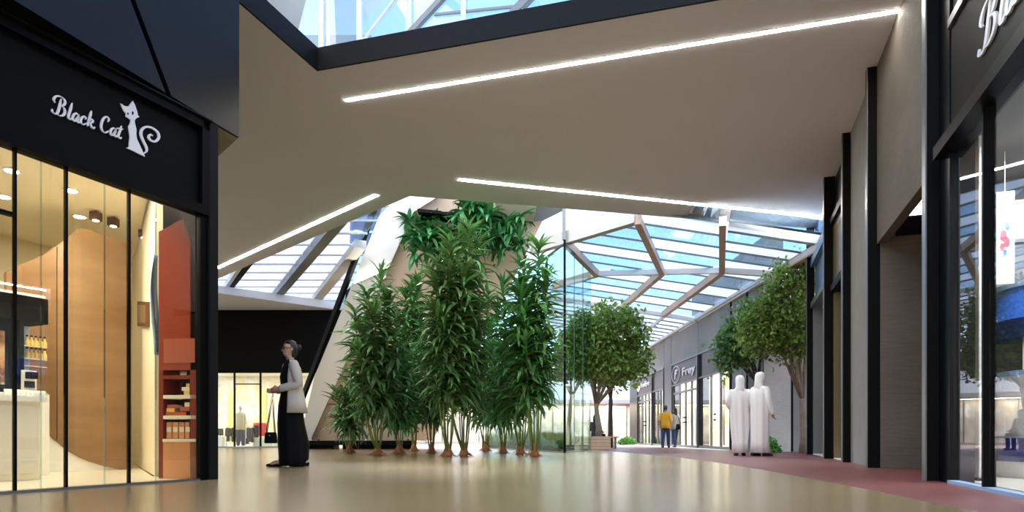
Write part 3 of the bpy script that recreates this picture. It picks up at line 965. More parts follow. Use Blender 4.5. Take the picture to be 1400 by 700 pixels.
# ================================================================== RIGHT WALL
rw_ = sroot('wall_right', 'concrete wall with black steel fins on the right')
a_o = RF.U(1199)   # far jamb of the opening
fin = [(RF.U(1285), .115, 'C1'), (RF.U(1199), .115, 'C2'), (RF.U(1163), .12, 'C3'), (RF.U(1139), .16, 'C4'), (RF.U(1111), .13, 'C5')]
for u, w, _ in fin:
    RF.box('fin', 'column_black', rw_, u, u + .10, -w, .04, 0, CZ)
    RF.box('fin_edge', 'steel_grey', rw_, u - .012, u + .112, -w - .012, -w, 0, CZ)
u1, u2, u3, u4, u5 = [f[0] for f in fin]
RF.box('lintel_panel', 'concrete_board', rw_, u1 + .10, u2, .0, .12, 3.12, CZ)
RF.box('pier', 'concrete_panel', rw_, u2 + .10, u3, .0, .25, 0, CZ)
# recess behind the opening
RF.box('recess_back', 'concrete_dark', rw_, 1.02, u2 + .1, 1.4, 1.6, 0, 3.85)
RF.box('recess_beam', 'black', rw_, 1.02, u2 - .04, 1.32, 1.6, 3.85, 4.12)
RF.box('recess_side', 'concrete_dark', rw_, u2 - .02, u2 + .1, .04, 1.4, 0, 3.2)
RF.box('recess_beam', 'black', rw_, u2 - .04, u2 + .1, .25, 1.4, 3.2, 3.44)
RF.box('recess_cap', 'black', rw_, u2 + .06, u2 + .1, .25, 1.4, 3.44, 4.9)
RF.box('recess_top', 'black', rw_, u1 + .1, u2 + .1, .12, 1.6, 4.9, 5.0)
lb = thing('light_box', 'glowing white light box high in the dark recess', 'light box')
RF.box('frame', 'black', lb, u2 + .02, u2 + .055, .30, 1.36, 3.46, 4.3)
RF.box('diffuser', 'lit_panel', lb, u2, u2 + .02, .34, 1.32, 3.48, 4.26)
# bay between fins 3 and 4
RF.box('upper_panel', 'column_black', rw_, u3 + .1, u4, .05, .25, 4.75, CZ)
RF.box('rail', 'column_black', rw_, u3 + .1, u4, -.06, .2, 4.62, 4.75)
RF.box('gold_panel', 'gold_panel', rw_, u3 + .1, u4, .0, .2, 3.42, 4.62)
RF.box('rail', 'column_black', rw_, u3 + .1, u4, -.06, .2, 3.28, 3.42)
RF.box('bay_back', 'brown_wall', rw_, u3 + .1, u4, .35, .5, 0, 3.28)
RF.box('bay_jamb', 'gold_panel', rw_, u4 - .1, u4, .0, .35, 0, 3.28)
# bay between fins 4 and 5
RF.box('upper_panel', 'blue_panel', rw_, u4 + .1, u5, .05, .25, 4.80, CZ)
RF.box('rail', 'blue_panel', rw_, u4 + .1, u5, -.05, .2, 4.62, 4.80)
RF.box('blue_panel', 'blue_panel', rw_, u4 + .1, u5, .06, .2, 3.74, 4.62)
RF.box('rail', 'steel_grey', rw_, u4 + .1, u5, -.05, .2, 3.60, 3.74)
RF.box('bay_back', 'concrete_light', rw_, u4 + .1, u5 + .2, .30, .5, 0, 3.6)
RF.box('bay_jamb', 'steel_grey', rw_, u5 - .12, u5, .0, .3, 0, 3.6)
RF.box('threshold', 'far_white', rw_, u3 + .1, u5, .0, .3, 0, .02)

# ---- right shop
rs = thing('shopfront', 'black framed glass shopfront with large script sign at the right edge', 'shopfront')
ue = u1 - .02
RF.box('dark_pier', 'navy', rs, RF.U(1300), u1, -.01, .19, 0, CZ)
RF.box('fascia', 'black_soft', rs, -6.2, RF.U(1300), .0, .12, 3.2, 4.22)
RF.box('fascia_rail', 'black', rs, -6.2, RF.U(1292), -.10, .12, 3.08, 3.2)
RF.box('fascia_trim', 'steel_grey', rs, -6.2, RF.U(1300), -.03, .12, 4.22, 4.30)
RF.box('upper_wall', 'concrete_board', rs, -6.2, RF.U(1300), .02, .2, 4.30, CZ)
mus = [RF.U(1300), RF.U(1347), -2.5, -4.2, -6.2]
for u in mus[1:-1]:
    RF.box('mullion', 'black', rs, u - .018, u + .018, -.02, .07, .03, 3.08)
for i in range(4):
    RF.box('pane', 'glass_right', rs, mus[i + 1] + .02, mus[i] - .02, .02, .032, .03, 3.08)
RF.box('sill', 'blue_pale', rs, -6.2, RF.U(1300), -.03, .06, 0, .03)
sg = thing('shop_sign', 'large pale script lettering on the black fascia at the right edge', 'sign')
bp0 = RF.at(1338, 92); 
script_text('Black Cat', RF, (bp0[0] - .13, 3.53), (bp0[0] - 2.15, 3.53), .165, -.02, -.003, sg, 'letter', wmin=.07, wmax=.24)
# interior of the right shop
def rpoly(name, m, pts, z0, z1):
    return MB().prism([RF.P(u, v, 0)[:2] for u, v in pts], z0, z1).build(name, m)
rsh = [(-6.2, .2), (.2, .2), (.95, .36), (.95, 3.4), (-6.2, 3.4)]
struct(rpoly('floor_shop', 'cream_floor', rsh, .002, .012), 'pale floor inside the right shop')
struct(rpoly('ceiling_shop', 'grey_dark', rsh, 3.3, 3.36), 'dark grey ceiling of the right shop')
struct(RF.box('wall_shop_end', 'grey_dark', None, .95, 1.0, .38, 3.4, .012, 3.3), 'dark grey end wall inside the right shop')
struct(rpoly('wall_shop_side', 'curtain_brown', [(-.28, .2), (.2, .2), (.95, .36), (.95, .38), (.2, .215), (-.28, .215)], .012, 3.3), 'brown lining wall beside the right shop window')
struct(RF.box('wall_shop_back', 'far_grey', None, -6.2, .95, 3.4, 3.48, .012, 3.3), 'grey back wall of the right shop')
cur = thing('curtain', 'brown pleated curtain beside the glass of the right shop', 'curtain')
for j, (pa, pb, vq, m) in enumerate([(1301, 1311, .27, 'curtain_brown'), (1312, 1323, .33, 'brown_wall'), (1324, 1336, .39, 'curtain_brown')]):
    ua = RF.U(pb, vq); ub = RF.U(pa, vq); n = 14; mb = MB(); vsA = []
    for i in range(n):
        t = i / (n - 1); u = ua + (ub - ua) * t; v = vq + .03 * math.sin(t * PI * 5)
        vsA += [RF.P(u, v, .05), RF.P(u, v, 3.25), RF.P(u, v + .012, .05), RF.P(u, v + .012, 3.25)]
    fsA = []
    for i in range(n - 1):
        q = i * 4; fsA += [(q, q + 1, q + 5, q + 4), (q + 2, q + 6, q + 7, q + 3), (q + 1, q + 3, q + 7, q + 5), (q, q + 4, q + 6, q + 2)]
    mb.add(vsA, fsA).build('pleat', m, cur, smooth=True)
col_ = thing('column', 'slim white column just inside the right shop window', 'column')
cu_ = RF.U(1341, .34)
RF.box('shaft', 'white', col_, cu_ - .05, cu_ + .05, .31, .37, .04, 3.2)
RF.box('base', 'dark_trim', col_, cu_ - .08, cu_ + .08, .29, .39, .012, .04)
RF.box('capital', 'white_frame', col_, cu_ - .07, cu_ + .07, .30, .38, 3.2, 3.3)
po = thing('hanging_poster', 'pale hanging poster with a small red and blue shape', 'poster')
uP = .10     # the sheet faces the hall entrance
def rv(px): 
    k = (px - CX) / F
    return (k * (RF.o[1] + uP * RF.u[1]) - RF.o[0] - uP * RF.u[0]) / (RF.v[0] - k * RF.v[1])
def rz_(px, py):
    return CAMH + (HY - py) / F * RF.P(uP, rv(px), 0).y
v0_, v1_ = rv(1361), rv(1387); zb_ = rz_(1374, 388); zt_ = rz_(1374, 262)
RF.box('sheet', 'poster_pale', po, uP, uP + .008, v0_, v1_, zb_, zt_)
for (dv, dz, r, m) in ((.42, .52, .05, 'cloth_red'), (.60, .45, .045, 'cloth_red'), (.62, .62, .035, 'cloth_blue'), (.36, .40, .035, 'cloth_red'), (.5, .34, .03, 'cloth_blue')):
    vc = v0_ + (v1_ - v0_) * dv; zc = zb_ + (zt_ - zb_) * dz; n = 12
    ring = [(vc + r * .6 * math.cos(2 * PI * i / n), zc + r * 1.2 * math.sin(2 * PI * i / n)) for i in range(n)]
    MB().add([RF.P(uP - .002, v, z) for v, z in ring] + [RF.P(uP, v, z) for v, z in ring],
             [tuple(range(n)), tuple(range(n, 2 * n))[::-1]] + [(i, (i + 1) % n, n + (i + 1) % n, n + i) for i in range(n)]).build('print_shape', m, po)
RF.box('cord', 'white', po, uP, uP + .006, (v0_ + v1_) / 2 - .003, (v0_ + v1_) / 2 + .003, zt_, 3.3)
# curved blue and white display furniture
def arc_shelf(label, u_c, v_c, r, layers):
    t = thing('display_stand', label, 'display stand')
    a0, a1 = PI * .95, PI * 1.6
    for nm, mm, z0, z1, dr in layers:
        mb = MB(); n = 20; vsA = []
        for i in range(n):
            a = a0 + (a1 - a0) * i / (n - 1)
            for rr, z in ((r - .4, z0), (r + dr[0], z0), (r + dr[1], z1), (r - .4, z1)):
                vsA.append(RF.P(u_c + rr * math.cos(a), v_c + rr * math.sin(a), z))
        fsA = []
        for i in range(n - 1):
            q = i * 4
            fsA += [(q + j, q + (j + 1) % 4, q + 4 + (j + 1) % 4, q + 4 + j) for j in range(4)]
        fsA += [(0, 3, 2, 1), ((n - 1) * 4, (n - 1) * 4 + 1, (n - 1) * 4 + 2, (n - 1) * 4 + 3)]
        mb.add(vsA, fsA).build(nm, mm, t)
    return t
arc_shelf('curved white display stand with dark blue band in the right shop', .60, 1.75, 1.0,
          [('plinth', 'white', .012, .18, (.02, .02)), ('blue_band', 'blue_deep', .18, .42, (.06, .04)), ('body', 'white', .42, 1.05, (.0, .06)), ('top_slab', 'blue_pale', 1.05, 1.10, (.08, .08))])
arc_shelf('curved glossy blue canopy above the white display stand', .60, 1.75, 1.0,
          [('lower_band', 'blue_deep', 1.45, 1.62, (-.02, .10)), ('upper_band', 'blue_shelf', 1.62, 1.95, (.10, .03)), ('rim', 'blue_pale', 1.95, 2.0, (.05, .05))])
for i, a in enumerate((1.05, 1.25, 1.45)):
    p = RF.P(.60 + .8 * math.cos(PI * a), 1.75 + .8 * math.sin(PI * a), 0)
    t = thing('canopy_post', ORD[i] + ' thin chrome post from the left holding the blue canopy', 'post', (p.x, p.y, 1.10), group='posts of the blue canopy')
    MB().tube([(0, 0, 0), (0, 0, .35)], .012, 8).build('rod', 'chrome', t)
    MB().lathe([(.03, 0), (.03, .01)], n=12).build('flange', 'chrome', t)
wl = thing('wall_panel', 'pale beige lit panel high on the dark right shop wall', 'wall panel')
RF.box('panel', 'paper', wl, .92, .95, .78, 1.25, 2.62, 3.05)
RF.box('edge', 'steel_grey', wl, .915, .95, .78, 1.25, 2.58, 2.62)
rl = thing('light_strip', 'thin white light tube in the right shop ceiling', 'light strip')
RF.box('tube', 'shop_led', rl, -3.5, -.2, .9, .93, 3.24, 3.28)
RF.box('housing', 'white', rl, -3.5, -.2, .89, .94, 3.28, 3.3)
c = RF.P(-.7, 1.0, 3.22); area('shop_lamp', c, 1.6, 95, col=(.92, .96, 1), rot=(0, 0, RF.rot()), sy=.12)
rl = thing('light_strip', 'second thin white light tube deeper in the right shop', 'light strip')
RF.box('tube', 'shop_led', rl, -2.5, .6, 1.9, 1.94, 3.24, 3.28)
RF.box('housing', 'white', rl, -2.5, .6, 1.89, 1.95, 3.28, 3.3)

# ================================================================== STREET SHOPS (right, beyond)
fw = sroot('wall_street', 'grey concrete street wall above and between the shops')
ZS0, ZS1, ZW = 2.74, 3.62, 5.0
def fu(px): return FF.U(px)
uA, uB, uC, uD, uE, uG, uH = fu(1000), fu(955), fu(918), fu(908), fu(892), fu(871), fu(861)
# concrete panels above the signs (each a panel, dark reveals between)
cuts = [3.0, 4.2, uA, uB, uC, uD, uE, uG]
for i in range(len(cuts) - 1):
    a, b = cuts[i] + .03, cuts[i + 1] - .03
    z0 = 0.0 if i < 2 or i == 4 else ZS1 + .06
    FF.box('panel', 'concrete_panel', fw, a, b, 0, .25, z0, ZW)
FF.box('backing', 'black_soft', fw, 3.0, uG, .2, .3, ZS1, ZW - .01)
FF.box('niche_panel', 'concrete_light', fw, 3.0, 3.2, .02, .82, 0, ZW)
FF.box('niche_reveal', 'column_black', fw, 3.02, 3.2, .82, .90, 0, ZW)
FF.box('niche_panel', 'concrete_panel', fw, 3.04, 3.2, .90, 2.4, 0, ZW)
for u in cuts[1:3]:
    FF.box('reveal_post', 'column_black', fw, u - .03, u + .03, -.04, .28, 0, ZW)
FF.box('coping', 'white_frame', fw, 0.0, uG + 6, -.12, .3, ZW, ZW + .10)
# higher wall seen through the skylight
for a, b in ((2.9, 5.4), (5.46, 8.2), (8.26, 11.0)):
    FF.box('upper_panel', 'concrete_panel', fw, a, b, .25, .55, ZW + .1, 6.5)

def street_shop(ua, ub, label, signlabel, door, blank, warm):
    """ua < ub along the wall (ua nearer)"""
    t = thing('shopfront', label, 'shopfront')
    FF.box('sign_band', 'sign_brown', t, ua + .08, ub - .08, .02, .12, ZS0, ZS1)
    FF.box('head_rail', 'steel_grey', t, ua, ub, -.03, .12, ZS1, ZS1 + .06)
    FF.box('sill_rail', 'steel_grey', t, ua, ub, -.02, .12, ZS0 - .06, ZS0)
    FF.box('jamb', 'column_black', t, ub - .35, ub, .02, .3, 0, ZS1)
    FF.box('jamb', 'steel_grey', t, ua, ua + .08, -.05, .2, 0, ZS1)
    FF.box('plinth', 'steel_grey', t, ua, ub, -.01, .1, 0, .10)
    n = 4 if door else 3
    w = (ub - .35 - ua - .08) / n
    for i in range(n):
        a = ua + .08 + w * i
        pn = FF.box('pane', 'glass_soft', t, a + .03, a + w - .03, .04, .055, .12, ZS0 - .08)
        if i: FF.box('mullion', 'steel_grey', t, a - .03, a + .03, .0, .08, .10, ZS0 - .06)
    if door:
        FF.box('transom', 'steel_grey', t, ua + .08, ub - .35, -.01, .09, 2.30, 2.38)
        for s in (-1, 1):
            uc = (ua + .08 + ub - .35) / 2 + s * .14
            FF.box('door_handle', 'black', pn, uc - .05, uc + .05, -.05, .03, 1.22, 1.27)
            FF.box('door_handle', 'black', pn, uc - .05, uc + .05, -.05, .03, 1.02, 1.07)
    else:
        uc = (ua + ub) / 2
        FF.box('window_label', 'black', t, uc - .12, uc + .12, .03, .04, 1.22, 1.28)
        FF.box('window_label', 'black', t, uc - .12, uc + .12, .03, .04, 1.02, 1.08)
    # interior
    struct(FF.box('floor_shop', 'cream_floor', None, ua, ub, .13, 3.2, .002, .02), 'pale floor of the ' + signlabel)
    struct(FF.box('ceiling_shop', 'white', None, ua, ub, .30, 3.2, 2.95, 3.0), 'white ceiling of the ' + signlabel)
    struct(FF.box('wall_shop_back', 'shop_print', None, ua, ub, 3.2, 3.26, .02, 2.95), 'bright back wall of the ' + signlabel)
    struct(FF.box('wall_shop_side', 'white', None, ub - .03, ub, .3, 3.2, .02, 2.95), 'white far side wall of the ' + signlabel)
    struct(FF.box('wall_shop_side', 'white', None, ua, ua + .03, .3, 3.2, .02, 2.95), 'white near side wall of the ' + signlabel)
    # tall banners and displays behind the glass
    cs = ['paper', 'cloth_cream', 'white', 'cloth_orange', 'paper', 'cloth_tan', 'white', 'wood_dark', 'paper', 'yellow_paper', 'cloth_grey', 'white'] if warm else \
         ['white', 'paper', 'cloth_grey', 'white', 'cloth_tan', 'paper', 'white', 'cloth_dark', 'white', 'cloth_cream', 'paper', 'white']
    nb = 11
    L = ub - .45 - ua - .15
    for i in range(nb):
        a = ua + .15 + L * i / nb
        wv = L / nb * random.uniform(.45, .85)
        z0 = random.choice([.1, .5, .9, .1]); v = random.uniform(.35, 1.1)
        m = cs[(i * 5 + int(ua)) % len(cs)]
        b = thing('fabric_banner', CN.get(m, 'pale') + ' hanging fabric strip, ' + ORD[i] + ' from the near end in the ' + signlabel, 'banner', group='fabric strips in the ' + signlabel)
        mb = MB(); vsA = []
        for q in range(7):
            tt = q / 6
            vo = v + .03 * math.sin(tt * 7 + i)
            for z in (z0, 2.6):
                vsA += [FF.P(a + wv * tt, vo, z), FF.P(a + wv * tt, vo + .012, z)]
        fsA = []
        for q in range(6):
            k = q * 4; fsA += [(k, k + 4, k + 6, k + 2), (k + 1, k + 3, k + 7, k + 5), (k, k + 1, k + 5, k + 4), (k + 2, k + 6, k + 7, k + 3)]
        fsA += [(0, 2, 3, 1), (24, 25, 27, 26)]
        mb.add(vsA, fsA).build('cloth', m, b)
        FF.box('hanging_rod', 'chrome', b, a - .02, a + wv + .02, v - .01, v + .02, 2.6, 2.63)
        FF.box('hanging_wire', 'chrome', b, a + wv * .5 - .004, a + wv * .5 + .004, v, v + .008, 2.63, 2.95)
    area('shop_lamp', FF.P((ua + ub) / 2, 1.4, 2.9), (ub - ua) * .8, 170 * (ub - ua) / 4, col=(1, .93, .80), rot=(0, 0, FF.rot()), sy=2.0)
    return t
sh1 = street_shop(uA + .03, uB - .03, 'street shopfront with a blank dark sign band and warm window', 'blank signed street shop', False, True, True)
sh2 = street_shop(uB + .03, uC - .03, 'street shopfront with glass doors under the circled F sign', 'circled F street shop', True, False, False)
sh3 = street_shop(uD + .03, uE - .03, 'narrow street shopfront with plain maroon band', 'narrow maroon street shop', False, True, True)
sh4 = street_shop(uE + .03, uG - .03, 'farthest street shopfront with small maroon sign', 'farthest street shop', True, False, False)

def text_mesh(txt, size, depth, bold=0.0):
    cu = bpy.data.curves.new('txt', 'FONT'); cu.body = txt; cu.size = size; cu.extrude = depth; cu.offset = bold
    o = bpy.data.objects.new('txt', cu); COL.objects.link(o)
    dg = bpy.context.evaluated_depsgraph_get()
    me = bpy.data.meshes.new_from_object(o.evaluated_get(dg))
    bpy.data.objects.remove(o); bpy.data.curves.remove(cu)
    return me
def wall_text(txt, pxl, pxr, z, size, parent, squeeze=True):
    me = text_mesh(txt, size, .012, size * .02)
    me.materials.clear(); me.materials.append(MATS['letter'])
    ul = FF.U(pxl); ur = FF.U(pxr)      # reading direction: towards the viewer (u decreasing)
    xs = [v.co.x for v in me.vertices]; wtxt = max(xs)
    k = (ul - ur) / wtxt
    for v in me.vertices:
        x, y, zz = v.co
        v.co = FF.P(ul - x * k, -.005 - zz, z + y)
    me.flip_normals()
    return link('lettering', me, parent)
s2 = thing('shop_sign', 'white circled F emblem and lettering on the brown band', 'sign')
wall_text('Frey', 932.5, 950.5, 3.02, .46, s2)
uc = FF.U(924); zc = 3.16; 
mb = MB()
mb.tube([FF.P(uc + .62 * math.cos(a), .0, zc + .36 * math.sin(a)) for a in [2 * PI * i / 32 for i in range(33)]], .018, 6)
mb.build('ring', 'letter', s2)
FF.poly('emblem', 'letter', s2, [(uc + .22, zc - .2), (uc + .12, zc - .2), (uc - .0, zc + .02), (uc - .16, zc + .02), (uc - .2, zc + .07), (uc - .02, zc + .07), (uc - .06, zc + .14), (uc - .3, zc + .14), (uc - .34, zc + .21), (uc + .08, zc + .21), (uc + .18, zc + .1)], -.012, .015)
s4 = thing('shop_sign', 'small white lettering with drop emblem on the farthest maroon band', 'sign')
wall_text('FranEyre', 876, 888, 3.12, .36, s4)
uc = FF.U(873); 
FF.poly('emblem', 'letter', s4, [(uc + .35 * math.cos(a) * (1 - .4 * math.sin(a) * (math.sin(a) < 0)), 3.2 + .26 * math.sin(a)) for a in [2 * PI * i / 14 for i in range(14)]], -.012, .015)
# dark pillar and teal glass pier at the street end
FF.box('end_pillar', 'navy', fw, uG, uH, .0, 1.0, 0, ZW)
tg = thing('glass_pier', 'tall teal glass pier at the end of the street shops', 'pier')
p = FLOORP(853, 606); 
MB().box(p.x - .42, p.x + .30, 38.6, 39.2, 0.0, 4.2).build('glass_body', 'teal_glass', tg)
for dx in (-.45, .30):
    MB().box(p.x + dx, p.x + dx + .04, 38.55, 38.62, 0, 4.2).build('edge_profile', 'steel_grey', tg)

# ================================================================== STREET SKYLIGHT
sl = sroot('window_2', 'timber ribbed glass skylight over the street')
def SKP(px, py, dz=0.0):
    dx = (px - CX) / F; dzr = (HY - py) / F
    Y = (5.0 + .15 * 7.2 + dz - CAMH) / (dzr + .15 * dx)
    return Vector((dx * Y, Y, CAMH + dzr * Y))
def SKZ(x): return 5.0 + .15 * (7.2 - x)
nA, nB, nC, nD, nE, nF_ = SKP(773, 331), SKP(815.5, 374), SKP(872, 301), SKP(905, 372), SKP(988, 303), SKP(987, 370)
nG = Vector((7.36, 15.5, SKZ(7.36))); nH = Vector((7.33, 18.4, SKZ(7.33))); nI, nJ = SKP(848.5, 422), SKP(907, 430)
nK = Vector((7.22, 25.8, SKZ(7.22)))
nB2 = Vector((nB.x - 1.2, nB.y + 2.5, 0)); nB2.z = SKZ(nB2.x)
nI2 = Vector((1.2, 25.6, 0)); nI2.z = SKZ(1.2)
def rbeam(a, b, w=.16, h=.22, m='timber', ext=0.0):
    d = (b - a).normalized()
    MB().beam(a - d * ext, b + d * ext, w, h).build('rib', m, sl)
for a, b in ((nA, nB), (nC, nD), (nE, nF_), (nD, nI), (nF_, nJ), (nB, nB2)):
    rbeam(a, b, ext=.03)
for a, b in ((nB, nD), (nD, nF_), (nF_, nH)):
    rbeam(a, b, .12, .16, 'white_frame')
for a, b in ((nI2, nI), (nI, nJ), (nJ, nK)):
    rbeam(a, b, .10, .14, 'white_frame')
nA2 = nA + (nA - nC) * 0.55
rbeam(nA2 + Vector((0, 0, .1)), nC + Vector((0, 0, .1)), .22, .34, 'beam_pale')
rbeam(Vector((7.34, 14.9, SKZ(7.34))), Vector((7.2, 33, SKZ(7.2))), .1, .12, 'white_frame')
rbeam(nG, nH, .14, .2)
def clipY(poly, y0, y1):
    def half(P, f):
        out = []
        for i in range(len(P)):
            a, b = P[i], P[(i + 1) % len(P)]
            fa, fb = f(a), f(b)
            if fa >= 0: out.append(a)
            if (fa >= 0) != (fb >= 0): out.append(a + (b - a) * (fa / (fa - fb)))
        return out
    P = half(poly, lambda p: p.y - y0)
    return half(P, lambda p: y1 - p.y) if len(P) > 2 else []
def bay(poly, n, mats, phase=0, up_=.12, bars=True):
    y0 = min(p.y for p in poly); y1 = max(p.y for p in poly)
    for i in range(n):
        a, b = y0 + (y1 - y0) * i / n, y0 + (y1 - y0) * (i + 1) / n
        P = clipY(poly, a + .012, b - .012)
        if len(P) < 3: continue
        P = [p + Vector((0, 0, up_)) for p in P]
        MB().slab(P, (0.148, 0, .989), .012).build('pane', mats[(i + phase) % len(mats)], sl)
        if bars and i:
            Q = clipY(poly, a - .004, a + .004)
            if len(Q) > 2:
                x0 = min(Q, key=lambda p: p.x); x1 = max(Q, key=lambda p: p.x)
                if (x1 - x0).length > .1:
                    MB().beam(x0 + Vector((0, 0, up_ - .02)), x1 + Vector((0, 0, up_ - .02)), .03, .05).build('transom', 'steel_grey', sl)
ALT = ['glass_sky', 'pane_pale']; ALT2 = ['glass_sky', 'pane_white']
bay([nA, nC, nD, nB], 6, ['glass_sky', 'glass_sky', 'glass_sky', 'pane_pale'], 0)
e2 = Vector((nE.x, nE.y - .6, SKZ(nE.x))); c2 = Vector((nC.x - .3, nC.y - .6, SKZ(nC.x - .3)))
bay([c2, e2, nE, nF_, nD, nC], 6, ALT, 0)
g2 = Vector((7.36, nE.y - .6, SKZ(7.36)))
bay([e2, g2, nH, nF_], 6, ALT2, 0)
bay([nB2, nB, nD, nI, nI2], 6, ALT, 0)
bay([nD, nF_, nJ, nI], 6, ALT, 1)
bay([nF_, nH, nK, nJ], 6, ALT2, 1)
m1 = Vector((7.18, 33.0, SKZ(7.18))); m2 = Vector((2.0, 33.0, SKZ(2.0)))
bay([nI2, nK, m1, m2], 9, ['pane_white', 'pane_white', 'pane_pale'], 0)
for i, x in enumerate((3.2, 4.6, 6.0)):
    rbeam(Vector((x, 25.8, SKZ(x))), Vector((x, 33, SKZ(x))), .08, .12, 'white_frame')

# ================================================================== GLASS SCREEN by the plants
gs = thing('glass_screen', 'tall frameless glass screen corner beside the plants', 'glass screen')
gc = Vector((1.44, 18.0, 0)); gl = Vector((-1.05, 26.0, 0)); gr = Vector((2.5, 20.9, 0))
gtop = 5.72
for (a, b, n) in ((gc, gl, 4), (gc, gr, 3)):
    for i in range(n):
        p = a + (b - a) * ((i + .006) / n); q = a + (b - a) * ((i + .994) / n)
        nrm = Vector((b.y - a.y, -(b.x - a.x), 0))
        MB().slab([p + Vector((0, 0, .02)), q + Vector((0, 0, .02)), q + Vector((0, 0, gtop)), p + Vector((0, 0, gtop))], nrm, .016).build('pane', 'glass_green', gs)
        if i:
            e = a + (b - a) * (i / n)
            MB().box(e.x - .01, e.x + .01, e.y - .012, e.y + .012, .0, gtop).build('joint', 'steel_grey', gs)
MB().box(gc.x - .03, gc.x + .03, gc.y - .03, gc.y + .03, 0, gtop + .1).build('corner_mullion', 'column_black', gs)
for a, b in ((gc, gl), (gc, gr)):
    MB().beam(a + Vector((0, 0, .012)), b + Vector((0, 0, .012)), .06, .024).build('base_channel', 'steel_grey', gs)
    MB().beam(a + Vector((0, 0, gtop)), b + Vector((0, 0, gtop)), .05, .04).build('top_channel', 'steel_grey', gs)
# tall mullion carrying the beam above
MB().box(gc.x - .06, gc.x + .03, gc.y - .04, gc.y + .05, gtop + .1, 7.6).build('upper_post', 'steel_grey', gs)

# ================================================================== LEANING CORE
core = sroot('wall_core', 'leaning beige clad core behind the plants')
def CP(px, py, off=0.0):
    m = (HY - py) / F
    Y = (24.384 - off) / (1 + .643 * m)
    return Vector(((px - CX) / F * Y, Y, CAMH + m * Y))
nrmC = Vector((0, -1, -.643)).normalized()
def edge(side, t):   # t 0 bottom .. 1 top
    if side == 'L': a, b = CP(424, 603), CP(574, 268)
    else: a, b = CP(592, 603), CP(752, 283)
    return a + (b - a) * t
L0, L1 = edge('L', 0), edge('L', 1); R0, R1 = edge('R', 0), edge('R', 1)
def bil(s, t):
    return (L0 + (L1 - L0) * t) * (1 - s) + (R0 + (R1 - R0) * t) * s
tt = [0, .18, .40, .62, .84, 1.22]; ss_ = [[0, .45, 1], [0, .62, 1], [0, .38, 1], [0, .55, 1], [0, .5, 1]]
for i in range(len(tt) - 1):
    for j in range(2):
        s0, s1 = ss_[i][j] + .004, ss_[i][j + 1] - .004
        t0, t1 = tt[i] + .003, tt[i + 1] - .003
        MB().slab([bil(s0, t0), bil(s1, t0), bil(s1, t1), bil(s0, t1)], -nrmC, .12).build('cladding_panel', 'core_beige', core)
MB().slab([bil(0, 0) - nrmC * .14, bil(1, 0) - nrmC * .14, bil(1, 1.22) - nrmC * .14, bil(0, 1.22) - nrmC * .14], -nrmC, .35).build('core_body', 'core_brown', core)
# pale rim band, standing proud
bl = [CP(409, 602, .3), CP(424, 603, .3), CP(451, 543, .3), CP(531, 367, .3), CP(565, 290, .3), CP(600, 268, .3), CP(606, 236, .3), CP(548, 236, .3), CP(523, 283, .3), CP(469, 420, .3), CP(431, 512, .3)]
MB().slab(bl, -nrmC, .5).build('rim_band', 'band_white', core)
a, b = CP(512, 285, .25), CP(404, 570, .25)
MB().beam(a, b, .10, .22).build('frame_bar', 'column_black', core)
MB().slab([CP(513, 285, .2), CP(523, 283, .2), CP(469, 420, .2), CP(431, 512, .2), CP(406, 566, .2), CP(404, 566, .2)], -nrmC, .02).build('side_glass', 'glass_green', core)
MB().box(*sorted((CP(404, 600).x, CP(424, 600).x)), 23.4, 24.6, 0, .26).build('foot', 'dark_trim', core)
MB().box(CP(424, 604).x, CP(568, 604).x, 23.6, 24.8, .14, .30).build('base_slab', 'black', core)
for a, b in ((424, 462), (474, 566)):
    MB().box(CP(a, 604).x, CP(b, 604).x, 23.9, 24.7, 0, .14).build('base_foot', 'black_soft', core)
# soffit box at the upper right
MB().slab([CP(676, 276, .5), CP(735, 283, .5), CP(729, 303, .5), CP(684, 298, .5)], -nrmC, .9).build('bulkhead', 'olive_soffit', core)
MB().slab([CP(736, 268, .5), CP(770, 268, .5), CP(770, 288, .5), CP(742, 302, .5), CP(730, 303, .5)], -nrmC, .5).build('bulkhead_cheek', 'steel_grey', core)
# ledges for the hanging plants
ldg = []
for (xa, xb, y) in ((574, 606, 293), (606, 692, 297)):
    p, q = CP(xa, y, .2), CP(xb, y + 3, .2)
    MB().hexa([p + Vector((0, -.5, -.09)), q + Vector((0, -.5, -.09)), q + Vector((0, .2, -.09)), p + Vector((0, .2, -.09))],
              [p + Vector((0, -.5, 0)), q + Vector((0, -.5, 0)), q + Vector((0, .2, 0)), p + Vector((0, .2, 0))]).build('planter_ledge', 'black_soft', core)
strip_reflection = thing('light_strip', 'short slanted glowing bar standing for a strip reflection on the pale leaning band', 'light strip')  # emissive bar drawn in place of a ceiling strip's reflection on the band
MB().beam(CP(484, 386, .33), CP(529, 366.5, .33), .02, .07).build('diffuser', 'led', strip_reflection)
MB().beam(CP(483, 386.4, .31), CP(530, 366.1, .31), .02, .10).build('housing', 'white_frame', strip_reflection)

# ================================================================== LEFT BACKGROUND
# sloping louvred glass roof left
lr = sroot('window_3', 'white louvred glass roof on the left beyond the hall ceiling')
RZ = 6.05
def LR(px, py): return ONZ(px, py, RZ)
def lbeam(a, b, w, h, m): MB().beam(LR(*a), LR(*b), w, h).build('rafter', m, lr)
lbeam((371, 412), (470, 292), .30, .30, 'steel_grey')
lbeam((429, 413), (493, 333.5), .34, .22, 'beam_pale')
lbeam((312, 396), (362, 330), .16, .2, 'dark_trim')
lbeam((303, 400), (330, 360), .12, .2, 'white_frame')
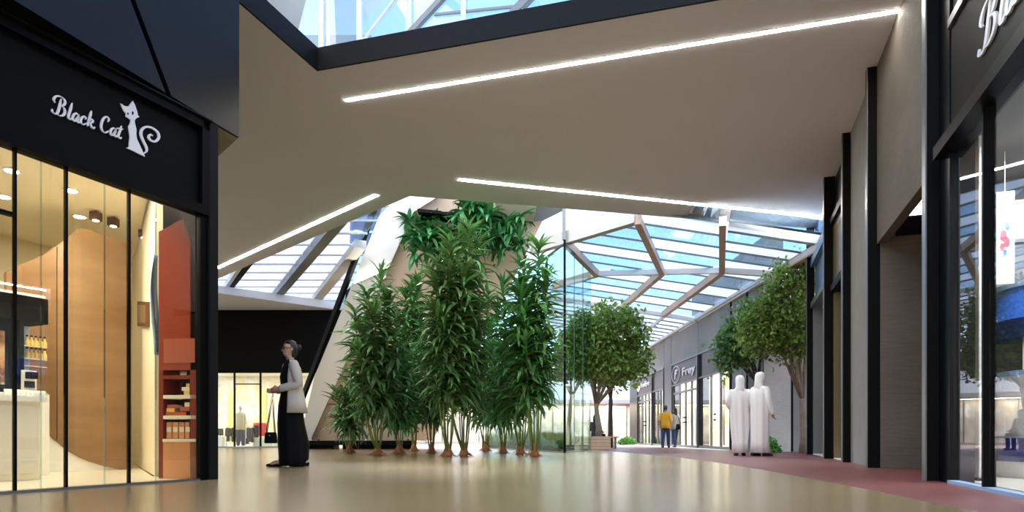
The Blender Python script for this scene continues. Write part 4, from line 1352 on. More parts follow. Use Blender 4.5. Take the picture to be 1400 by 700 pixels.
# curb along the lower edge
a, b = ONZ(293, 396, 5.75), ONZ(470, 420, 5.75)
MB().beam(a, b, .25, .28).build('curb', 'white_frame', lr)
ylo = LR(375, 408).y
rows = np.linspace(ylo + .4, 14.0, 13)
for i in range(len(rows) - 1):
    y1, y0 = rows[i], rows[i + 1]
    # x of the two main rafters at mid rows
    def xr(p, q, y):
        A_, B_ = LR(*p), LR(*q); return A_.x + (B_.x - A_.x) * (y - A_.y) / (B_.y - A_.y)
    r1 = lambda y: xr((371, 412), (470, 292), y); r2 = lambda y: xr((429, 413), (520, 300), y)
    for k, (fa, fb) in enumerate(((lambda y: -15.0, r1), (r1, r2), (r2, lambda y: r2(y) + 1.0))):
        if k == 2 and y0 < 19.5: continue
        P = [Vector((fa(y0), y0 + .02, RZ + .1)), Vector((fb(y0), y0 + .02, RZ + .1)), Vector((fb(y1), y1 - .02, RZ + .1)), Vector((fa(y1), y1 - .02, RZ + .1))]
        m = 'pane_white'
        if k == 2 and y0 < 20.5: m = 'glass_sky'
        if k == 1 and y0 < 20.0:
            xs_ = [min(max(-.2467 * y + .06, r1(y)), r2(y)) for y in (y0, y1)]
            Q = [Vector((xs_[0], y0 + .02, RZ + .1)), P[1], P[2], Vector((xs_[1], y1 - .02, RZ + .1))]
            MB().slab(Q, (0, 0, 1), .012).build('pane', 'glass_sky', lr)
            P = [P[0], Q[0] - Vector((.05, 0, 0)), Q[3] - Vector((.05, 0, 0)), P[3]]
        MB().slab(P, (0, 0, 1), .012).build('pane', m, lr)
    MB().beam(Vector((-15, y1, RZ + .06)), Vector((r2(y1) + (1.0 if y1 > 20 else 0), y1, RZ + .06)), .05, .05).build('transom', 'white_frame', lr)
# soffit and black fascia of the far left shop
sf0, sf1 = ONZ(300, 401, 5.55), ONZ(466, 424, 5.55)
dS = (sf1 - sf0).normalized()
MB().prism([(sf0 - dS * 12)[:2], sf1[:2], (sf1.x, 27.2), (-24, 27.2)], 5.55, 5.62)
struct(MB().prism([(sf0 - dS * 12)[:2], sf1[:2], (sf1.x + .2, 27.2), (-24, 27.2)], 5.55, 5.63).build('ceiling_soffit', 'ceiling'), 'pale soffit over the far left shop')
bs = thing('shopfront', 'far left clothes shop with wide black fascia', 'shopfront')
zs = 3.03
BF.box('fascia', 'black_matte', bs, -4, 6.3, -.1, .2, zs, 5.54)
bm = [-2.2, BF.U(320.5), BF.U(356), 5.3]
for x in bm[1:3]:
    BF.box('mullion', 'column_black', bs, x - .03, x + .03, -.02, .06, 0, zs)
for i in range(3):
    BF.box('pane', 'glass_soft', bs, bm[i] + .03, bm[i + 1] - .03, .0, .015, .05, zs)
zq = BF.at(330, 525)[1]
BF.box('transom', 'column_black', bs, BF.U(320.5) + .03, BF.U(356) - .03, -.01, .05, zq - .02, zq + .02)
BF.box('sill', 'steel_grey', bs, -2.2, 5.3, -.03, .06, 0, .05)
struct(BF.box('floor_shop', 'cream_floor', None, -4, 6.3, .1, 5.0, .002, .012), 'pale floor of the far left shop')
struct(BF.box('ceiling_shop', 'white', None, -4, 6.3, .2, 5.0, 3.35, 3.4), 'white ceiling of the far left shop')
struct(BF.box('wall_shop_back', 'shop_print', None, -4, 6.3, 5.0, 5.08, .012, 3.35), 'bright back wall of the far left shop')
struct(BF.box('wall_shop_side', 'white', None, -4.06, -4, .1, 5.0, .012, 3.35), 'white left wall of the far left shop')
struct(BF.box('wall_shop_side', 'white', None, 6.24, 6.3, .1, 5.0, .012, 3.35), 'white right wall of the far left shop')
area('shop_lamp', BF.P(1.0, 2.0, 3.3), 6.0, 170, col=(1, .93, .82), sy=3.0)
yw = thing('display_wall', 'yellow display panel in the far left shop', 'display panel')
BF.box('panel', 'yellow_wall', yw, BF.U(311, 3.6), BF.U(320, 3.6), 3.6, 3.7, .012, 2.5)
BF.box('base', 'white', yw, BF.U(311, 3.6) - .05, BF.U(320, 3.6) + .05, 3.55, 3.75, .012, .1)
yw = thing('display_wall', 'tall amber display panel right of centre in the far left shop', 'display panel')
BF.box('panel', 'yellow_wall', yw, BF.U(357, 4.2), BF.U(364, 4.2), 4.2, 4.3, .4, 2.6)
BF.box('base', 'white', yw, BF.U(357, 4.2) - .05, BF.U(364, 4.2) + .05, 4.15, 4.35, .012, .4)
for nm, pxa, pxb, ya, v, lab in (('display_table', 345, 372, 598, 1.2, 'white display table in front of the red garments'), ('display_table', 372, 400, 594, 1.8, 'taller white display table behind the walking woman')):
    t = thing(nm, lab, 'table')
    ua, ub = BF.U(pxa, v), BF.U(pxb, v); z = BF.at(pxa, ya, v)[1]
    BF.box('top', 'white', t, ua - .03, ub + .03, v - .03, v + .65, z - .05, z)
    BF.box('body', 'white', t, ua, ub, v, v + .6, .012, z - .05)
cb = thing('cash_desk', 'white cash desk with dark screen at the left end of far shop', 'desk')
ua, ub = BF.U(293, .8), BF.U(304, .8); z = BF.at(300, 597, .8)[1]
BF.box('body', 'white', cb, ua, ub, .8, 1.4, .012, z); BF.box('screen', 'cloth_dark', cb, ua + .02, ub - .02, .9, .95, z + .05, z + .34); BF.box('screen_foot', 'chrome', cb, (ua + ub) / 2 - .03, (ua + ub) / 2 + .03, .91, .95, z, z + .05)
# clothes rails with single garments
def garment(frame, u, v, ztop, zlen, w, m, label, group):
    p = frame.P(u, v, ztop)
    t = thing('garment', label, 'garment', (p.x, p.y, ztop), group=group)
    mb = MB()
    mb.loft([(0, 0, -zlen, w * .55, .055), (0, 0, -zlen * .6, w * .5, .05), (0, 0, -zlen * .3, w * .48, .05), (0, 0, -.08, w * .52, .045), (0, 0, -.03, w * .25, .03)], n=14, folds=5, amp=.08)
    mb.build('cloth', m, t, smooth=True)
    for s in (-1, 1):
        MB().capsule([(s * w * .48, 0, -.09), (s * w * .62, 0, -zlen * .32), (s * w * .66, 0, -zlen * .58)], [.05, .042, .036], 8).build('sleeve', m, t, smooth=True)
    MB().tube([(0, 0, -.04), (0, 0, .02), (.02, 0, .04), (.03, 0, .02)], .005, 6).build('hanger_hook', 'chrome', t)
    return t
rail = thing('clothes_rail', 'chrome clothes rail with dark garments in the far left shop', 'clothes rail')
v = 1.0
ua, ub = BF.U(310, v), BF.U(347, v); zr = BF.at(330, 583, v)[1]
mb = MB(); mb.tube([BF.P(ua, v, .02), BF.P(ua, v, zr), BF.P(ub, v, zr), BF.P(ub, v, .02)], .018, 8).build('frame', 'chrome', rail)
for s in (ua, ub): BF.box('foot', 'chrome', rail, s - .02, s + .02, v - .2, v + .2, .012, .03)
gmz = ['cloth_dark', 'cloth_cream', 'cloth_black', 'cloth_grey', 'denim', 'cloth_blue', 'white', 'cloth_dark', 'denim', 'cloth_black']
for i, m in enumerate(gmz):
    garment(BF, ua + .06 + (ub - ua - .12) * i / 9, v + (.02 if i % 2 else -.02), zr - .02, random.uniform(.6, .8), .13, m, {'cloth_dark': 'dark grey', 'cloth_cream': 'cream', 'cloth_black': 'black', 'cloth_grey': 'grey', 'denim': 'navy', 'cloth_blue': 'blue', 'white': 'white'}[m] + ' garment, ' + ORD[i] + ' from the left on the chrome rail', 'garments on the chrome rail')
for i in range(2):
    garment(BF, BF.U(352 + i * 7, 2.3), 2.3, BF.at(350, 577, 2.3)[1], .62, .26, 'cloth_red', ('left' if i == 0 else 'right') + ' one of two red garments hanging above the white table', 'red garments')
rr = thing('clothes_rail', 'short rail carrying two red garments', 'clothes rail')
mb = MB(); z = BF.at(350, 577, 2.3)[1]; mb.tube([BF.P(BF.U(347, 2.3), 2.3, .02), BF.P(BF.U(347, 2.3), 2.3, z + .03), BF.P(BF.U(365, 2.3), 2.3, z + .03), BF.P(BF.U(365, 2.3), 2.3, .02)], .016, 8).build('frame', 'chrome', rr)
blk = thing('speaker_box', 'tall black box standing on the white display table', 'box')
ua, ub = BF.U(347, 1.4), BF.U(352, 1.4); zq = BF.at(350, 598, 1.2)[1]
BF.box('body', 'cloth_black', blk, ua, ub, 1.4, 1.55, zq, zq + .5); BF.box('front_grille', 'cloth_dark', blk, ua + .02, ub - .02, 1.39, 1.4, zq + .05, zq + .45)
# mannequin bust
mq = thing('mannequin', 'white mannequin in pale jacket and jeans in the far left shop', 'mannequin', BF.P(BF.U(329, .6), .6, .012))
mb = MB()
mb.loft([(0, 0, .84, .14, .10), (0, 0, .98, .155, .105), (0, 0, 1.1, .125, .09), (0, 0, 1.3, .16, .10), (0, 0, 1.4, .17, .09), (0, 0, 1.47, .07, .06), (0, 0, 1.55, .05, .05)], n=16)
mb.ball((0, 0, 1.64), (.075, .09, .11))
for s in (-1, 1):
    mb.capsule([(s * .09, 0, .86), (s * .1, 0, .48), (s * .1, .02, .08)], [.08, .055, .04]); mb.capsule([(s * .17, 0, 1.38), (s * .22, 0, 1.1), (s * .22, -.05, .86)], [.05, .042, .03])
o = mb.build('body', 'white', mq, smooth=True); md = o.modifiers.new('r', 'REMESH'); md.mode = 'VOXEL'; md.voxel_size = .02; md.use_smooth_shade = True
MB().loft([(0, 0, .72, .21, .15), (0, 0, 1.0, .19, .13), (0, 0, 1.3, .2, .13), (0, 0, 1.42, .18, .11), (0, 0, 1.46, .08, .07)], n=20, folds=6, amp=.04).build('jacket', 'cloth_cream', mq, smooth=True)
for s in (-1, 1):
    MB().capsule([(s * .09, 0, .85), (s * .1, 0, .48), (s * .1, 0, .12)], [.1, .08, .07]).build('trouser_leg', 'denim', mq, smooth=True)
# twiggy arch decoration
ar = thing('wire_arch', 'thin bent twig arch standing on the shop floor', 'decoration')
MB().tube([BF.P(BF.U(322 + 20 * (i / 16), 1.7), 1.7, .02 + 1.45 * math.sin(PI * min(1, .06 + i / 17)) ** .6) for i in range(17)], .018, 6).build('twig', 'cloth_tan', ar)
MB().box(*(lambda p: (p.x - .1, p.x + .1, p.y - .1, p.y + .1))(BF.P(BF.U(322, 1.7), 1.7, 0)), .012, .03).build('foot', 'white', ar)

# ---- far buildings
fb = thing('building', 'pale arcade building closing the far end of the street', 'building')
YB = 46.0
MB().box(-24, 14, YB, YB + .6, 2.9, 5.2).build('slab_band', 'far_white', fb)
MB().box(-24, 14, YB - 1.5, YB, 2.7, 2.95).build('canopy', 'far_grey', fb)
for i in range(14):
    x = -22 + i * 2.6
    MB().box(x, x + .35, YB, YB + .5, 0, 2.9).build('pier', 'far_grey', fb)
    MB().box(x + .35, x + 2.6, YB + .4, YB + .45, 0.1, 2.9).build('window', 'far_print', fb)
    MB().box(x + 1.45, x + 1.50, YB + .34, YB + .4, 0.1, 2.9).build('window_bar', 'steel_grey', fb)
MB().box(-24, 14, YB + .2, YB + .5, 0, .1).build('plinth', 'far_grey', fb)
area('street_lamp', (2, YB - .3, 2.65), 12, 300, col=(1, .93, .8), sy=1.0)
tb = thing('building', 'teal grey glass block behind the lantern skylight', 'building')
MB().box(-36, -21.4, 100, 112, 0, 61.5).build('body', 'teal_building', tb)
for i in range(14):
    MB().box(-36, -21.4, 99.8, 100, 4 * i + 3.6, 4 * i + 4.0).build('floor_band', 'dark_trim', tb)
MB().box(-21.3, -17.5, 103, 112, 0, 59.0).build('wing', 'blue_building', tb)
bb = thing('building', 'deep blue building seen through the left glass roof', 'building')
p0_, p1_ = PT(478, 300, 60), PT(540, 300, 60)
MB().box(p0_.x, p1_.x, 60, 66, 0, 30).build('body', 'blue_building', bb)
MB().box(p0_.x - .35, p0_.x, 59.9, 66, 0, 30).build('corner_post', 'black', bb)
for i in range(7):
    MB().box(p0_.x, p1_.x, 59.9, 60, 4 * i + 3, 4 * i + 3.2).build('floor_band', 'blue_pale', bb)

# ================================================================== VEGETATION
def leaf_template(L=1.0, w=.09, droop=.35, seg=6, fold=.35, tw=0.0):
    vs_, fs_ = [], []
    ang = 0.0; x = z = 0.0
    for i in range(seg + 1):
        t = i / seg
        ww = w * (math.sin(PI * min(1, .12 + t * .88)) ** .75) * (1 - .15 * t) if i < seg else 0.004
        a = -droop * 2.2 * t
        if i:
            x += math.cos(a) / seg; z += math.sin(a) / seg
        vs_ += [(x, -ww / 2, z + ww * fold), (x, 0, z), (x, ww / 2, z + ww * fold)]
    for i in range(seg):
        q = i * 3
        fs_ += [(q, q + 1, q + 4, q + 3), (q + 1, q + 2, q + 5, q + 4)]
    return np.array(vs_), fs_
TPL = [leaf_template(1, .165, d) for d in (.25, .45, .62, .8, 1.0)]
TPLW = [leaf_template(1, .24, d, 5, .25) for d in (.15, .35, .55, .75)]
def leaf_mats(items, tpl):
    """items: (pos, az, el, roll, length, k) -> list of 4x4"""
    out = []
    for (p, az, el, roll, L, k) in items:
        M = Matrix.Translation(p) @ Matrix.Rotation(az, 4, 'Z') @ Matrix.Rotation(-el, 4, 'Y') @ Matrix.Rotation(roll, 4, 'X') @ Matrix.Diagonal((L, L, L, 1))
        out.append((M, k))
    return out
LEAFM = {}
def leaf_obj_mesh(k, tplname, tpl, m):
    key = (k, tplname, m)
    if key not in LEAFM:
        mb = MB(); mb.add([tuple(v) for v in tpl[k][0]], tpl[k][1])
        LEAFM[key] = mb.mesh('leaf_' + tplname, m, True)
    return LEAFM[key]
def foliage(root, items, tplname, tpl, m, nobj, loc, owners=None):
    """front-most nobj leaves as own objects, the rest as one mesh"""
    ms = leaf_mats(items, tpl)
    order = sorted(range(len(ms)), key=lambda i: ms[i][0].translation.y - random.random() * .15)
    # spread picked leaves over the visible side
    front = set(order[:min(nobj, len(order))])
    V, Fc = [], []; base = 0
    for i, (M, k) in enumerate(ms):
        if i in front:
            o = bpy.data.objects.new('leaf', leaf_obj_mesh(k, tplname, tpl, m)); COL.objects.link(o)
            o.parent = owners[i] if owners else root; o.matrix_local = M
        else:
            A = np.array(M); vv_ = tpl[k][0] @ A[:3, :3].T + A[:3, 3]
            V.append(vv_); Fc += [tuple(j + base for j in f) for f in tpl[k][1]]; base += len(vv_)
    if V:
        me = bpy.data.meshes.new('foliage'); me.from_pydata(np.concatenate(V).tolist(), [], Fc)
        me.materials.append(MATS[m]); me.polygons.foreach_set('use_smooth', [True] * len(me.polygons)); me.update()
        o = link('foliage', me, root); o['kind'] = 'stuff'

def cane_plant(px, py, ytop, halfw, label, canes, m, nobj=90, low=.9, seed=0, dens=1.0):
    R = random.Random(seed + px)
    p = FLOORP(px, py); Y = p.y; s = F / Y; halfw *= 1.18; low *= .9; dens *= 1.45; canes += 1
    H = CAMH + (HY - ytop) / s
    hw = halfw / s
    t = thing('cane_plant', label, 'plant', (p.x, p.y, 0), group='tall cane plants on the hall floor')
    items = []; owners = []
    mbr = MB()
    for i in range(26):
        a = R.uniform(0, 2 * PI); r = R.uniform(.10, .24)
        mbr.tube([(R.uniform(-.05, .05), R.uniform(-.05, .05), R.uniform(.12, .26)), (r * .6 * math.cos(a), r * .6 * math.sin(a), R.uniform(.03, .09)), (r * math.cos(a), r * math.sin(a), .006)], [.012, .009, .004], 5)
    mbr.lathe([(.09, 0), (.10, .05), (.06, .2), (.03, .3)], n=10)
    mbr.build('root_ball', 'root', t, smooth=True)
    for c in range(canes):
        a = 2 * PI * c / canes + R.uniform(-.4, .4)
        hh = H * (1.0 if c == 0 else R.uniform(.55, .97)) - .25
        rr = R.uniform(.25, .95) * max(hw - .34, .08) if c else .05
        pts = []
        for k in range(7):
            q = k / 6
            r = .05 + rr * (q ** .7) + .03 * math.sin(q * 6 + c)
            pts.append(Vector((r * math.cos(a + .2 * q), r * math.sin(a + .2 * q) * .8, .12 + q * (hh - .12))))
        cn = MB().tube(pts, [.017, .016, .015, .014, .012, .010, .008], 6).build('cane', 'stem', t, smooth=True)
        step = .040 / dens
        z = low * R.uniform(.85, 1.25); k = 0; ga = R.uniform(0, 6)
        while z < hh:
            q = (z - .12) / (hh - .12); i = min(int(q * 6), 5); f = q * 6 - i
            b = pts[i] + (pts[i + 1] - pts[i]) * f
            ga += 2.4 + R.uniform(-.3, .3)
            topn = max(0, 1 - (hh - z) / .5)
            el = R.uniform(.15, .75) + .7 * topn
            L = R.uniform(.42, .72) * (1 - .15 * topn)
            kk = R.choice([0, 1, 1, 2, 2, 3, 4]) if topn < .5 else R.choice([0, 0, 1])
            if q < .35: kk = R.choice([2, 3, 4])
            items.append((b.copy(), ga, el, R.uniform(-.4, .4), L, kk)); owners.append(cn)
            z += step * R.uniform(.6, 1.4)
        for j in range(10):
            items.append((pts[-1].copy(), R.uniform(0, 2 * PI), R.uniform(.6, 1.35), 0, R.uniform(.35, .5), R.choice([0, 0, 1]))); owners.append(cn)
    foliage(t, items, 'cane', TPL, m, nobj, p, owners)
    return t
cane_plant(478, 620, 500, 28, 'shortest cane plant at the far left of the plant group', 4, 'leaf_a', 80, .55, 1)
cane_plant(516, 622.5, 362, 48, 'tall leafy cane plant on the left of the group, beside the pale leaning band', 9, 'leaf_a', 170, 1.15, 2)
cane_plant(546, 621, 468, 34, 'medium cane plant just right of the tall left one', 5, 'leaf_b', 90, .75, 3)
cane_plant(590, 620, 438, 32, 'medium cane plant left of the two central clumps', 5, 'leaf_a', 90, .95, 4)
cane_plant(612, 624.5, 318, 46, 'tall central cane plant, left of the central pair', 9, 'leaf_a', 180, 1.25, 5)
cane_plant(634, 623.5, 300, 50, 'tallest central cane plant, right of the central pair', 10, 'leaf_a', 190, 1.25, 6)
cane_plant(688, 620, 452, 36, 'medium cane plant in the gap right of the central pair', 5, 'leaf_b', 90, .85, 7)
cane_plant(711, 621.5, 352, 40, 'tall cane plant, left of the two clumps before the glass corner', 7, 'leaf_b', 140, 1.1, 8)
cane_plant(731, 624.5, 326, 46, 'tall cane plant closest to the glass screen corner', 9, 'leaf_b', 180, 1.3, 9)
cane_plant(566, 617.5, 372, 34, 'tall cane plant standing behind, between left and central clumps', 6, 'leaf_b', 80, 1.0, 10)
cane_plant(664, 617.5, 392, 40, 'tall cane plant standing behind the gap right of centre', 6, 'leaf_b', 80, 1.0, 11)

def hanging_plant(px, py, rw, rh, label, n, seed, nobj=90):
    R = random.Random(seed)
    p = CP(px, py, .75)
    s = F / p.y
    t = thing('ledge_shrub', label, 'plant', p, group='broad leaved shrubs on the high ledge')
    items = []; mb = MB()
    for i in range(n):
        a = R.uniform(0, 2 * PI); u = R.uniform(-1, 1)
        c = Vector((rw / s * u, R.uniform(-.35, .25), rh / s * R.uniform(-1, 1) * (1 - .4 * u * u)))
        mb.tube([(c.x * .2, .2, c.z * .2), tuple(c * .6 + Vector((0, .05, 0))), tuple(c)], [.018, .013, .008], 5)
        for j in range(13):
            items.append((c.copy(), R.uniform(0, 2 * PI), R.uniform(-.5, 1.2), R.uniform(-.4, .4), R.uniform(.38, .62), R.choice([0, 1, 2, 3])))
    mb.build('branches', 'stem', t, smooth=True)
    foliage(t, items, 'broad', TPLW, 'leaf_hang', nobj, p)
hanging_plant(582, 322, 24, 34, 'dark broad leaved shrub spilling at the left end of the high ledge', 26, 1)
hanging_plant(648, 291, 24, 16, 'broad leaved shrub on top of the high ledge', 18, 2)
hanging_plant(688, 318, 30, 26, 'bright broad leaved shrub hanging at the right end of the high ledge', 26, 3)
hanging_plant(640, 318, 26, 16, 'dark broad leaved shrub hanging under the middle of the high ledge', 18, 4)

LEAF2 = np.array([(0, 0, 0), (.45, -.32, .06), (1, 0, -.05), (.45, .32, .06)])
def tree(px, py, Y, blobs, label, m, bark, trunkpx, n=5200, ls_=.13, seed=0, base=None, r0=.09, fork=.55):
    R = np.random.default_rng(seed); rr = random.Random(seed)
    b = base if base is not None else FLOORP(px, py)
    if base is None and Y: b = Vector(((px - CX) / F * Y, Y, 0))
    t = thing('tree', label, 'tree', b)
    cs = []
    for (bx_, by_, rx, ry) in blobs:
        c = PT(bx_, by_, b.y) - b; s = F / b.y
        cs.append((c, rx / s, ry / s))
    # trunk with forks
    top = sum((c for c, _, _ in cs), Vector()) / len(cs)
    ft = PT(*trunkpx, b.y) - b
    mb = MB(); mb.tube([(0, 0, 0), (0.02, 0, ft.z * .3), (ft.x * .6, .01, ft.z * .7), tuple(ft)], [r0 * 1.35, r0, r0 * .9, r0 * .8], 10)
    mb.build('trunk', bark, t, smooth=True)
    for c, rx, rz_ in cs:
        for q in range(2):
            e = c + Vector((rr.uniform(-.6, .6) * rx, rr.uniform(-.5, .5) * rx, rr.uniform(-.2, .6) * rz_))
            mid = ft.lerp(e, .45) + Vector((rr.uniform(-.1, .1), rr.uniform(-.1, .1), -.05))
            MB().tube([tuple(ft - Vector((0, 0, .05))), tuple(mid), tuple(e)], [r0 * .55, r0 * .35, r0 * .12], 6).build('branch', bark, t, smooth=True)
    # leaves in clusters near the surface of the blobs
    V = []; Fc = []; tot = sum(rx * rz_ for _, rx, rz_ in cs); base_i = 0
    for c, rx, rz_ in cs:
        k = int(n * rx * rz_ / tot)
        ncl = max(6, k // 22)
        for _ in range(ncl):
            d = R.normal(size=3); d /= np.linalg.norm(d)
            rad = R.uniform(.45, 1.0) ** .6
            cc = np.array(c) + d * np.array([rx, rx * .9, rz_]) * rad
            for _ in range(22):
                q = cc + R.normal(size=3) * .13
                ax = R.normal(size=3); ax[2] -= .4; ax /= np.linalg.norm(ax)
                up_ = np.array([0, 0, 1.0]) + R.normal(size=3) * .5
                sd_ = np.cross(up_, ax); sd_ /= np.linalg.norm(sd_) + 1e-9; up2 = np.cross(ax, sd_)
                A = np.stack([ax, sd_, up2], 1) * ls_ * R.uniform(.7, 1.3)
                V.append(LEAF2 @ A.T + q); Fc.append((base_i, base_i + 1, base_i + 2, base_i + 3)); base_i += 4
    me = bpy.data.meshes.new('crown'); me.from_pydata(np.concatenate(V).tolist(), [], Fc); me.materials.append(MATS[m]); me.update()
    o = link('crown', me, t); o['kind'] = 'stuff'
    return t

# planter with its tree
pl = thing('planter', 'square pale planter box under the round street tree', 'planter')
pY0, pY1 = 22.0, 23.4
pl_x0, pl_x1 = (806 - CX) / F * pY0, (835 - CX) / F * pY0
px0 = pl_x0 - .35
for i in range(4):
    z0 = .012 + i * .112
    mb = MB()
    mb.box(px0, pl_x1, pY0, pY0 + .06, z0, z0 + .104).build('board', 'planter', pl)
    MB().box(pl_x1 - .06, pl_x1, pY0 + .065, pY1, z0, z0 + .104).build('board', 'planter', pl)
    MB().box(px0, px0 + .06, pY0 + .065, pY1, z0, z0 + .104).build('board', 'planter', pl)
    MB().box(px0 + .06, pl_x1 - .06, pY1 - .06, pY1, z0, z0 + .104).build('board', 'planter', pl)
MB().box(px0 + .06, pl_x1 - .06, pY0 + .065, pY1 - .065, .0, .40).build('soil', 'soil', pl)
ty = 22.7
tree(817, 600, ty, [(815, 478, 32, 40), (850, 455, 34, 36), (828, 448, 34, 34), (868, 485, 24, 26), (845, 498, 40, 28), (796, 470, 24, 44)], 'round crowned street tree growing in the pale planter', 'leaf_tree', 'bark', (815, 552), n=9000, ls_=.16, seed=3, base=Vector(((818 - CX) / F * ty, ty, .40)), r0=.10)
tree(834, 604, 27.0, [(838, 505, 30, 26), (825, 490, 26, 26)], 'second street tree with dark trunk behind the planter', 'leaf_tree_b', 'bark_dark', (835, 545), n=2600, ls_=.17, seed=4, r0=.10)
tree(1098, 622, 17.5, [(1078, 400, 34, 44), (1060, 440, 40, 40), (1085, 455, 34, 40), (1040, 455, 30, 34), (1100, 375, 22, 32)], 'large leafy tree against the right fins', 'leaf_tree', 'bark', (1097, 545), n=11000, ls_=.115, seed=5, r0=.09)
tree(1036, 615, 19.0, [(1012, 470, 30, 28), (1030, 440, 28, 30), (1000, 488, 20, 18)], 'dark trunked tree behind the two men in white', 'leaf_tree_b', 'bark_dark', (1036, 520), n=4500, ls_=.13, seed=6, r0=.10)
tree(776, 606, 33.0, [(782, 478, 22, 34), (765, 500, 20, 24), (800, 505, 18, 20)], 'hazy green tree seen through the glass screen', 'leaf_tree_b', 'bark', (782, 540), n=3500, ls_=.2, seed=8, r0=.12)

def bush(p, r, h, label, n=900, seed=0, m='leaf_bush', ls_=.09):
    R = np.random.default_rng(seed)
    t = thing('bush', label, 'bush', p)
    mb = MB()
    for i in range(7):
        a = i * .9; mb.tube([(0, 0, 0), (r * .4 * math.cos(a), r * .4 * math.sin(a), h * .4), (r * .7 * math.cos(a), r * .7 * math.sin(a), h * .75)], [.015, .01, .005], 5)
    mb.build('twigs', 'bark_dark', t)
    V = []; Fc = []
    for i in range(n):
        d = R.normal(size=3); d /= np.linalg.norm(d); d[2] = abs(d[2])
        q = d * np.array([r, r, h]) * R.uniform(.55, 1.0) ; q[2] = max(q[2], .06)
        ax = R.normal(size=3); ax /= np.linalg.norm(ax); sd_ = np.cross(R.normal(size=3), ax); sd_ /= np.linalg.norm(sd_); u2 = np.cross(ax, sd_)
        A = np.stack([ax, sd_, u2], 1) * ls_
        V.append(LEAF2 @ A.T + q); Fc.append((4 * i, 4 * i + 1, 4 * i + 2, 4 * i + 3))
    me = bpy.data.meshes.new('leaves'); me.from_pydata(np.concatenate(V).tolist(), [], Fc); me.materials.append(MATS[m]); me.update()
    link('leaves', me, t)['kind'] = 'stuff'
bush(Vector((7.0, 17.9, 0)), .28, .42, 'round bright green bush beside the man in white', seed=1)
bush(Vector(((857 - CX) / F * 36.5, 36.5, 0)), .5, .42, 'low green bush before the teal glass pier', seed=2, ls_=.13)
# planting bed behind the glass screen
gb = thing('planting_bed', 'low olive planting bed behind the glass screen', 'planting bed')
MB().prism([(-1.2, 26.3), (1.4, 19.6), (2.0, 21.2), (.6, 27.5)], 0, .12).build('soil', 'soil', gb)
R = np.random.default_rng(5); V = []; Fc = []
for i in range(2600):
    a, b = R.uniform(), R.uniform()
    q0 = np.array([-1.2, 26.3]) * (1 - a) + np.array([1.4, 19.6]) * a; q1 = np.array([.6, 27.5]) * (1 - a) + np.array([2.0, 21.2]) * a
    q = q0 * (1 - b) + q1 * b; h = R.uniform(.25, .55); dx, dy = R.normal(size=2) * .12; w = .02
    V += [(q[0] - w, q[1], .12), (q[0] + w, q[1], .12), (q[0] + dx, q[1] + dy, .12 + h)]; Fc.append((3 * i, 3 * i + 1, 3 * i + 2))
me = bpy.data.meshes.new('grass_blades'); me.from_pydata(V, [], Fc); me.materials.append(MATS['grass']); me.update()
link('grass_blades', me, gb)['kind'] = 'stuff'

# ================================================================== PEOPLE  (local frame: facing -Y, Z up)
def fingers(mb, wrist, d, side, spread, r=.0095):
    """palm and five bent fingers; d: pointing direction, side: towards thumb, spread: across the palm"""
    d = Vector(d).normalized(); th = Vector(side).normalized(); w = Vector(wrist)
    nrm = d.cross(th).normalized()
    mb.capsule([w, w + d * .05, w + d * .085], [.026, .032, .030], 8)
    for i, (off, L) in enumerate(((.027, .066), (.009, .075), (-.009, .070), (-.026, .054))):
        b0 = w + d * .085 + th * off
        k1 = b0 + d * L * .45 + nrm * .012
        k2 = k1 + d * L * .30 + nrm * .024
        k3 = k2 + d * L * .12 + nrm * .026
        mb.capsule([b0, k1, k2, k3], [r, r, r * .92, r * .82], 7)
    b0 = w + d * .03 + th * .026
    mb.capsule([b0, b0 + d * .025 + th * .024, b0 + d * .052 + th * .03 + nrm * .012], [r * 1.25, r * 1.1, r * .9], 7)
def body(parent, m, arms, legs, h=1.0, head_turn=0.0, torso_dz=0.0, hands=True, voxel=.0105):
    mb = MB(); dz = torso_dz
    mb.loft([(0, 0, .80 + dz, .10, .08), (0, 0, .86 + dz, .155, .11), (0, 0, .95 + dz, .165, .115), (0, 0, 1.08 + dz, .132, .10), (0, -.005, 1.24 + dz, .152, .112), (0, 0, 1.36 + dz, .165, .10), (0, .005, 1.42 + dz, .12, .075), (0, .005, 1.455 + dz, .058, .055), (0, -.005, 1.52 + dz, .05, .054)], n=20)
    for s in (-1, 1): mb.ball((s * .15, .005, 1.385 + dz), (.055, .055, .05))
    c, sn = math.cos(head_turn), math.sin(head_turn)
    def hp(x, y, z): return (x * c - y * sn, x * sn + y * c, z + dz)
    mb.ball(hp(0, -.012, 1.625), (.074, .092, .108), 14, 10)
    mb.ball(hp(0, -.045, 1.56), (.052, .052, .05))
    mb.capsule([hp(0, -.094, 1.635), hp(0, -.112, 1.600)], [.010, .015], 8)
    mb.ball(hp(0, -.094, 1.562), (.022, .012, .010))
    for s in (-1, 1): mb.ball(hp(s * .074, .0, 1.62), (.012, .022, .032))
    for (sh, el, wr, hd, th) in arms:
        mb.capsule([sh, el], [.048, .038]); mb.capsule([el, wr], [.038, .026])
        if hands: fingers(mb, wr, hd, th, None, .0105)
    for (hip, kn, an, toe) in legs:
        mb.capsule([hip, kn], [.088, .056]); mb.capsule([kn, Vector(kn).lerp(Vector(an), .35), an], [.055, .056, .036])
        mb.capsule([Vector(an) + Vector((0, .03, -.03)), Vector(an).lerp(Vector(toe), .6), toe], [.036, .036, .028])
    o = mb.build('body', m, parent, smooth=True)
    md = o.modifiers.new('join', 'REMESH'); md.mode = 'VOXEL'; md.voxel_size = voxel; md.use_smooth_shade = True
    sm = o.modifiers.new('soft', 'SMOOTH'); sm.iterations = 2; sm.factor = .4
    return hp
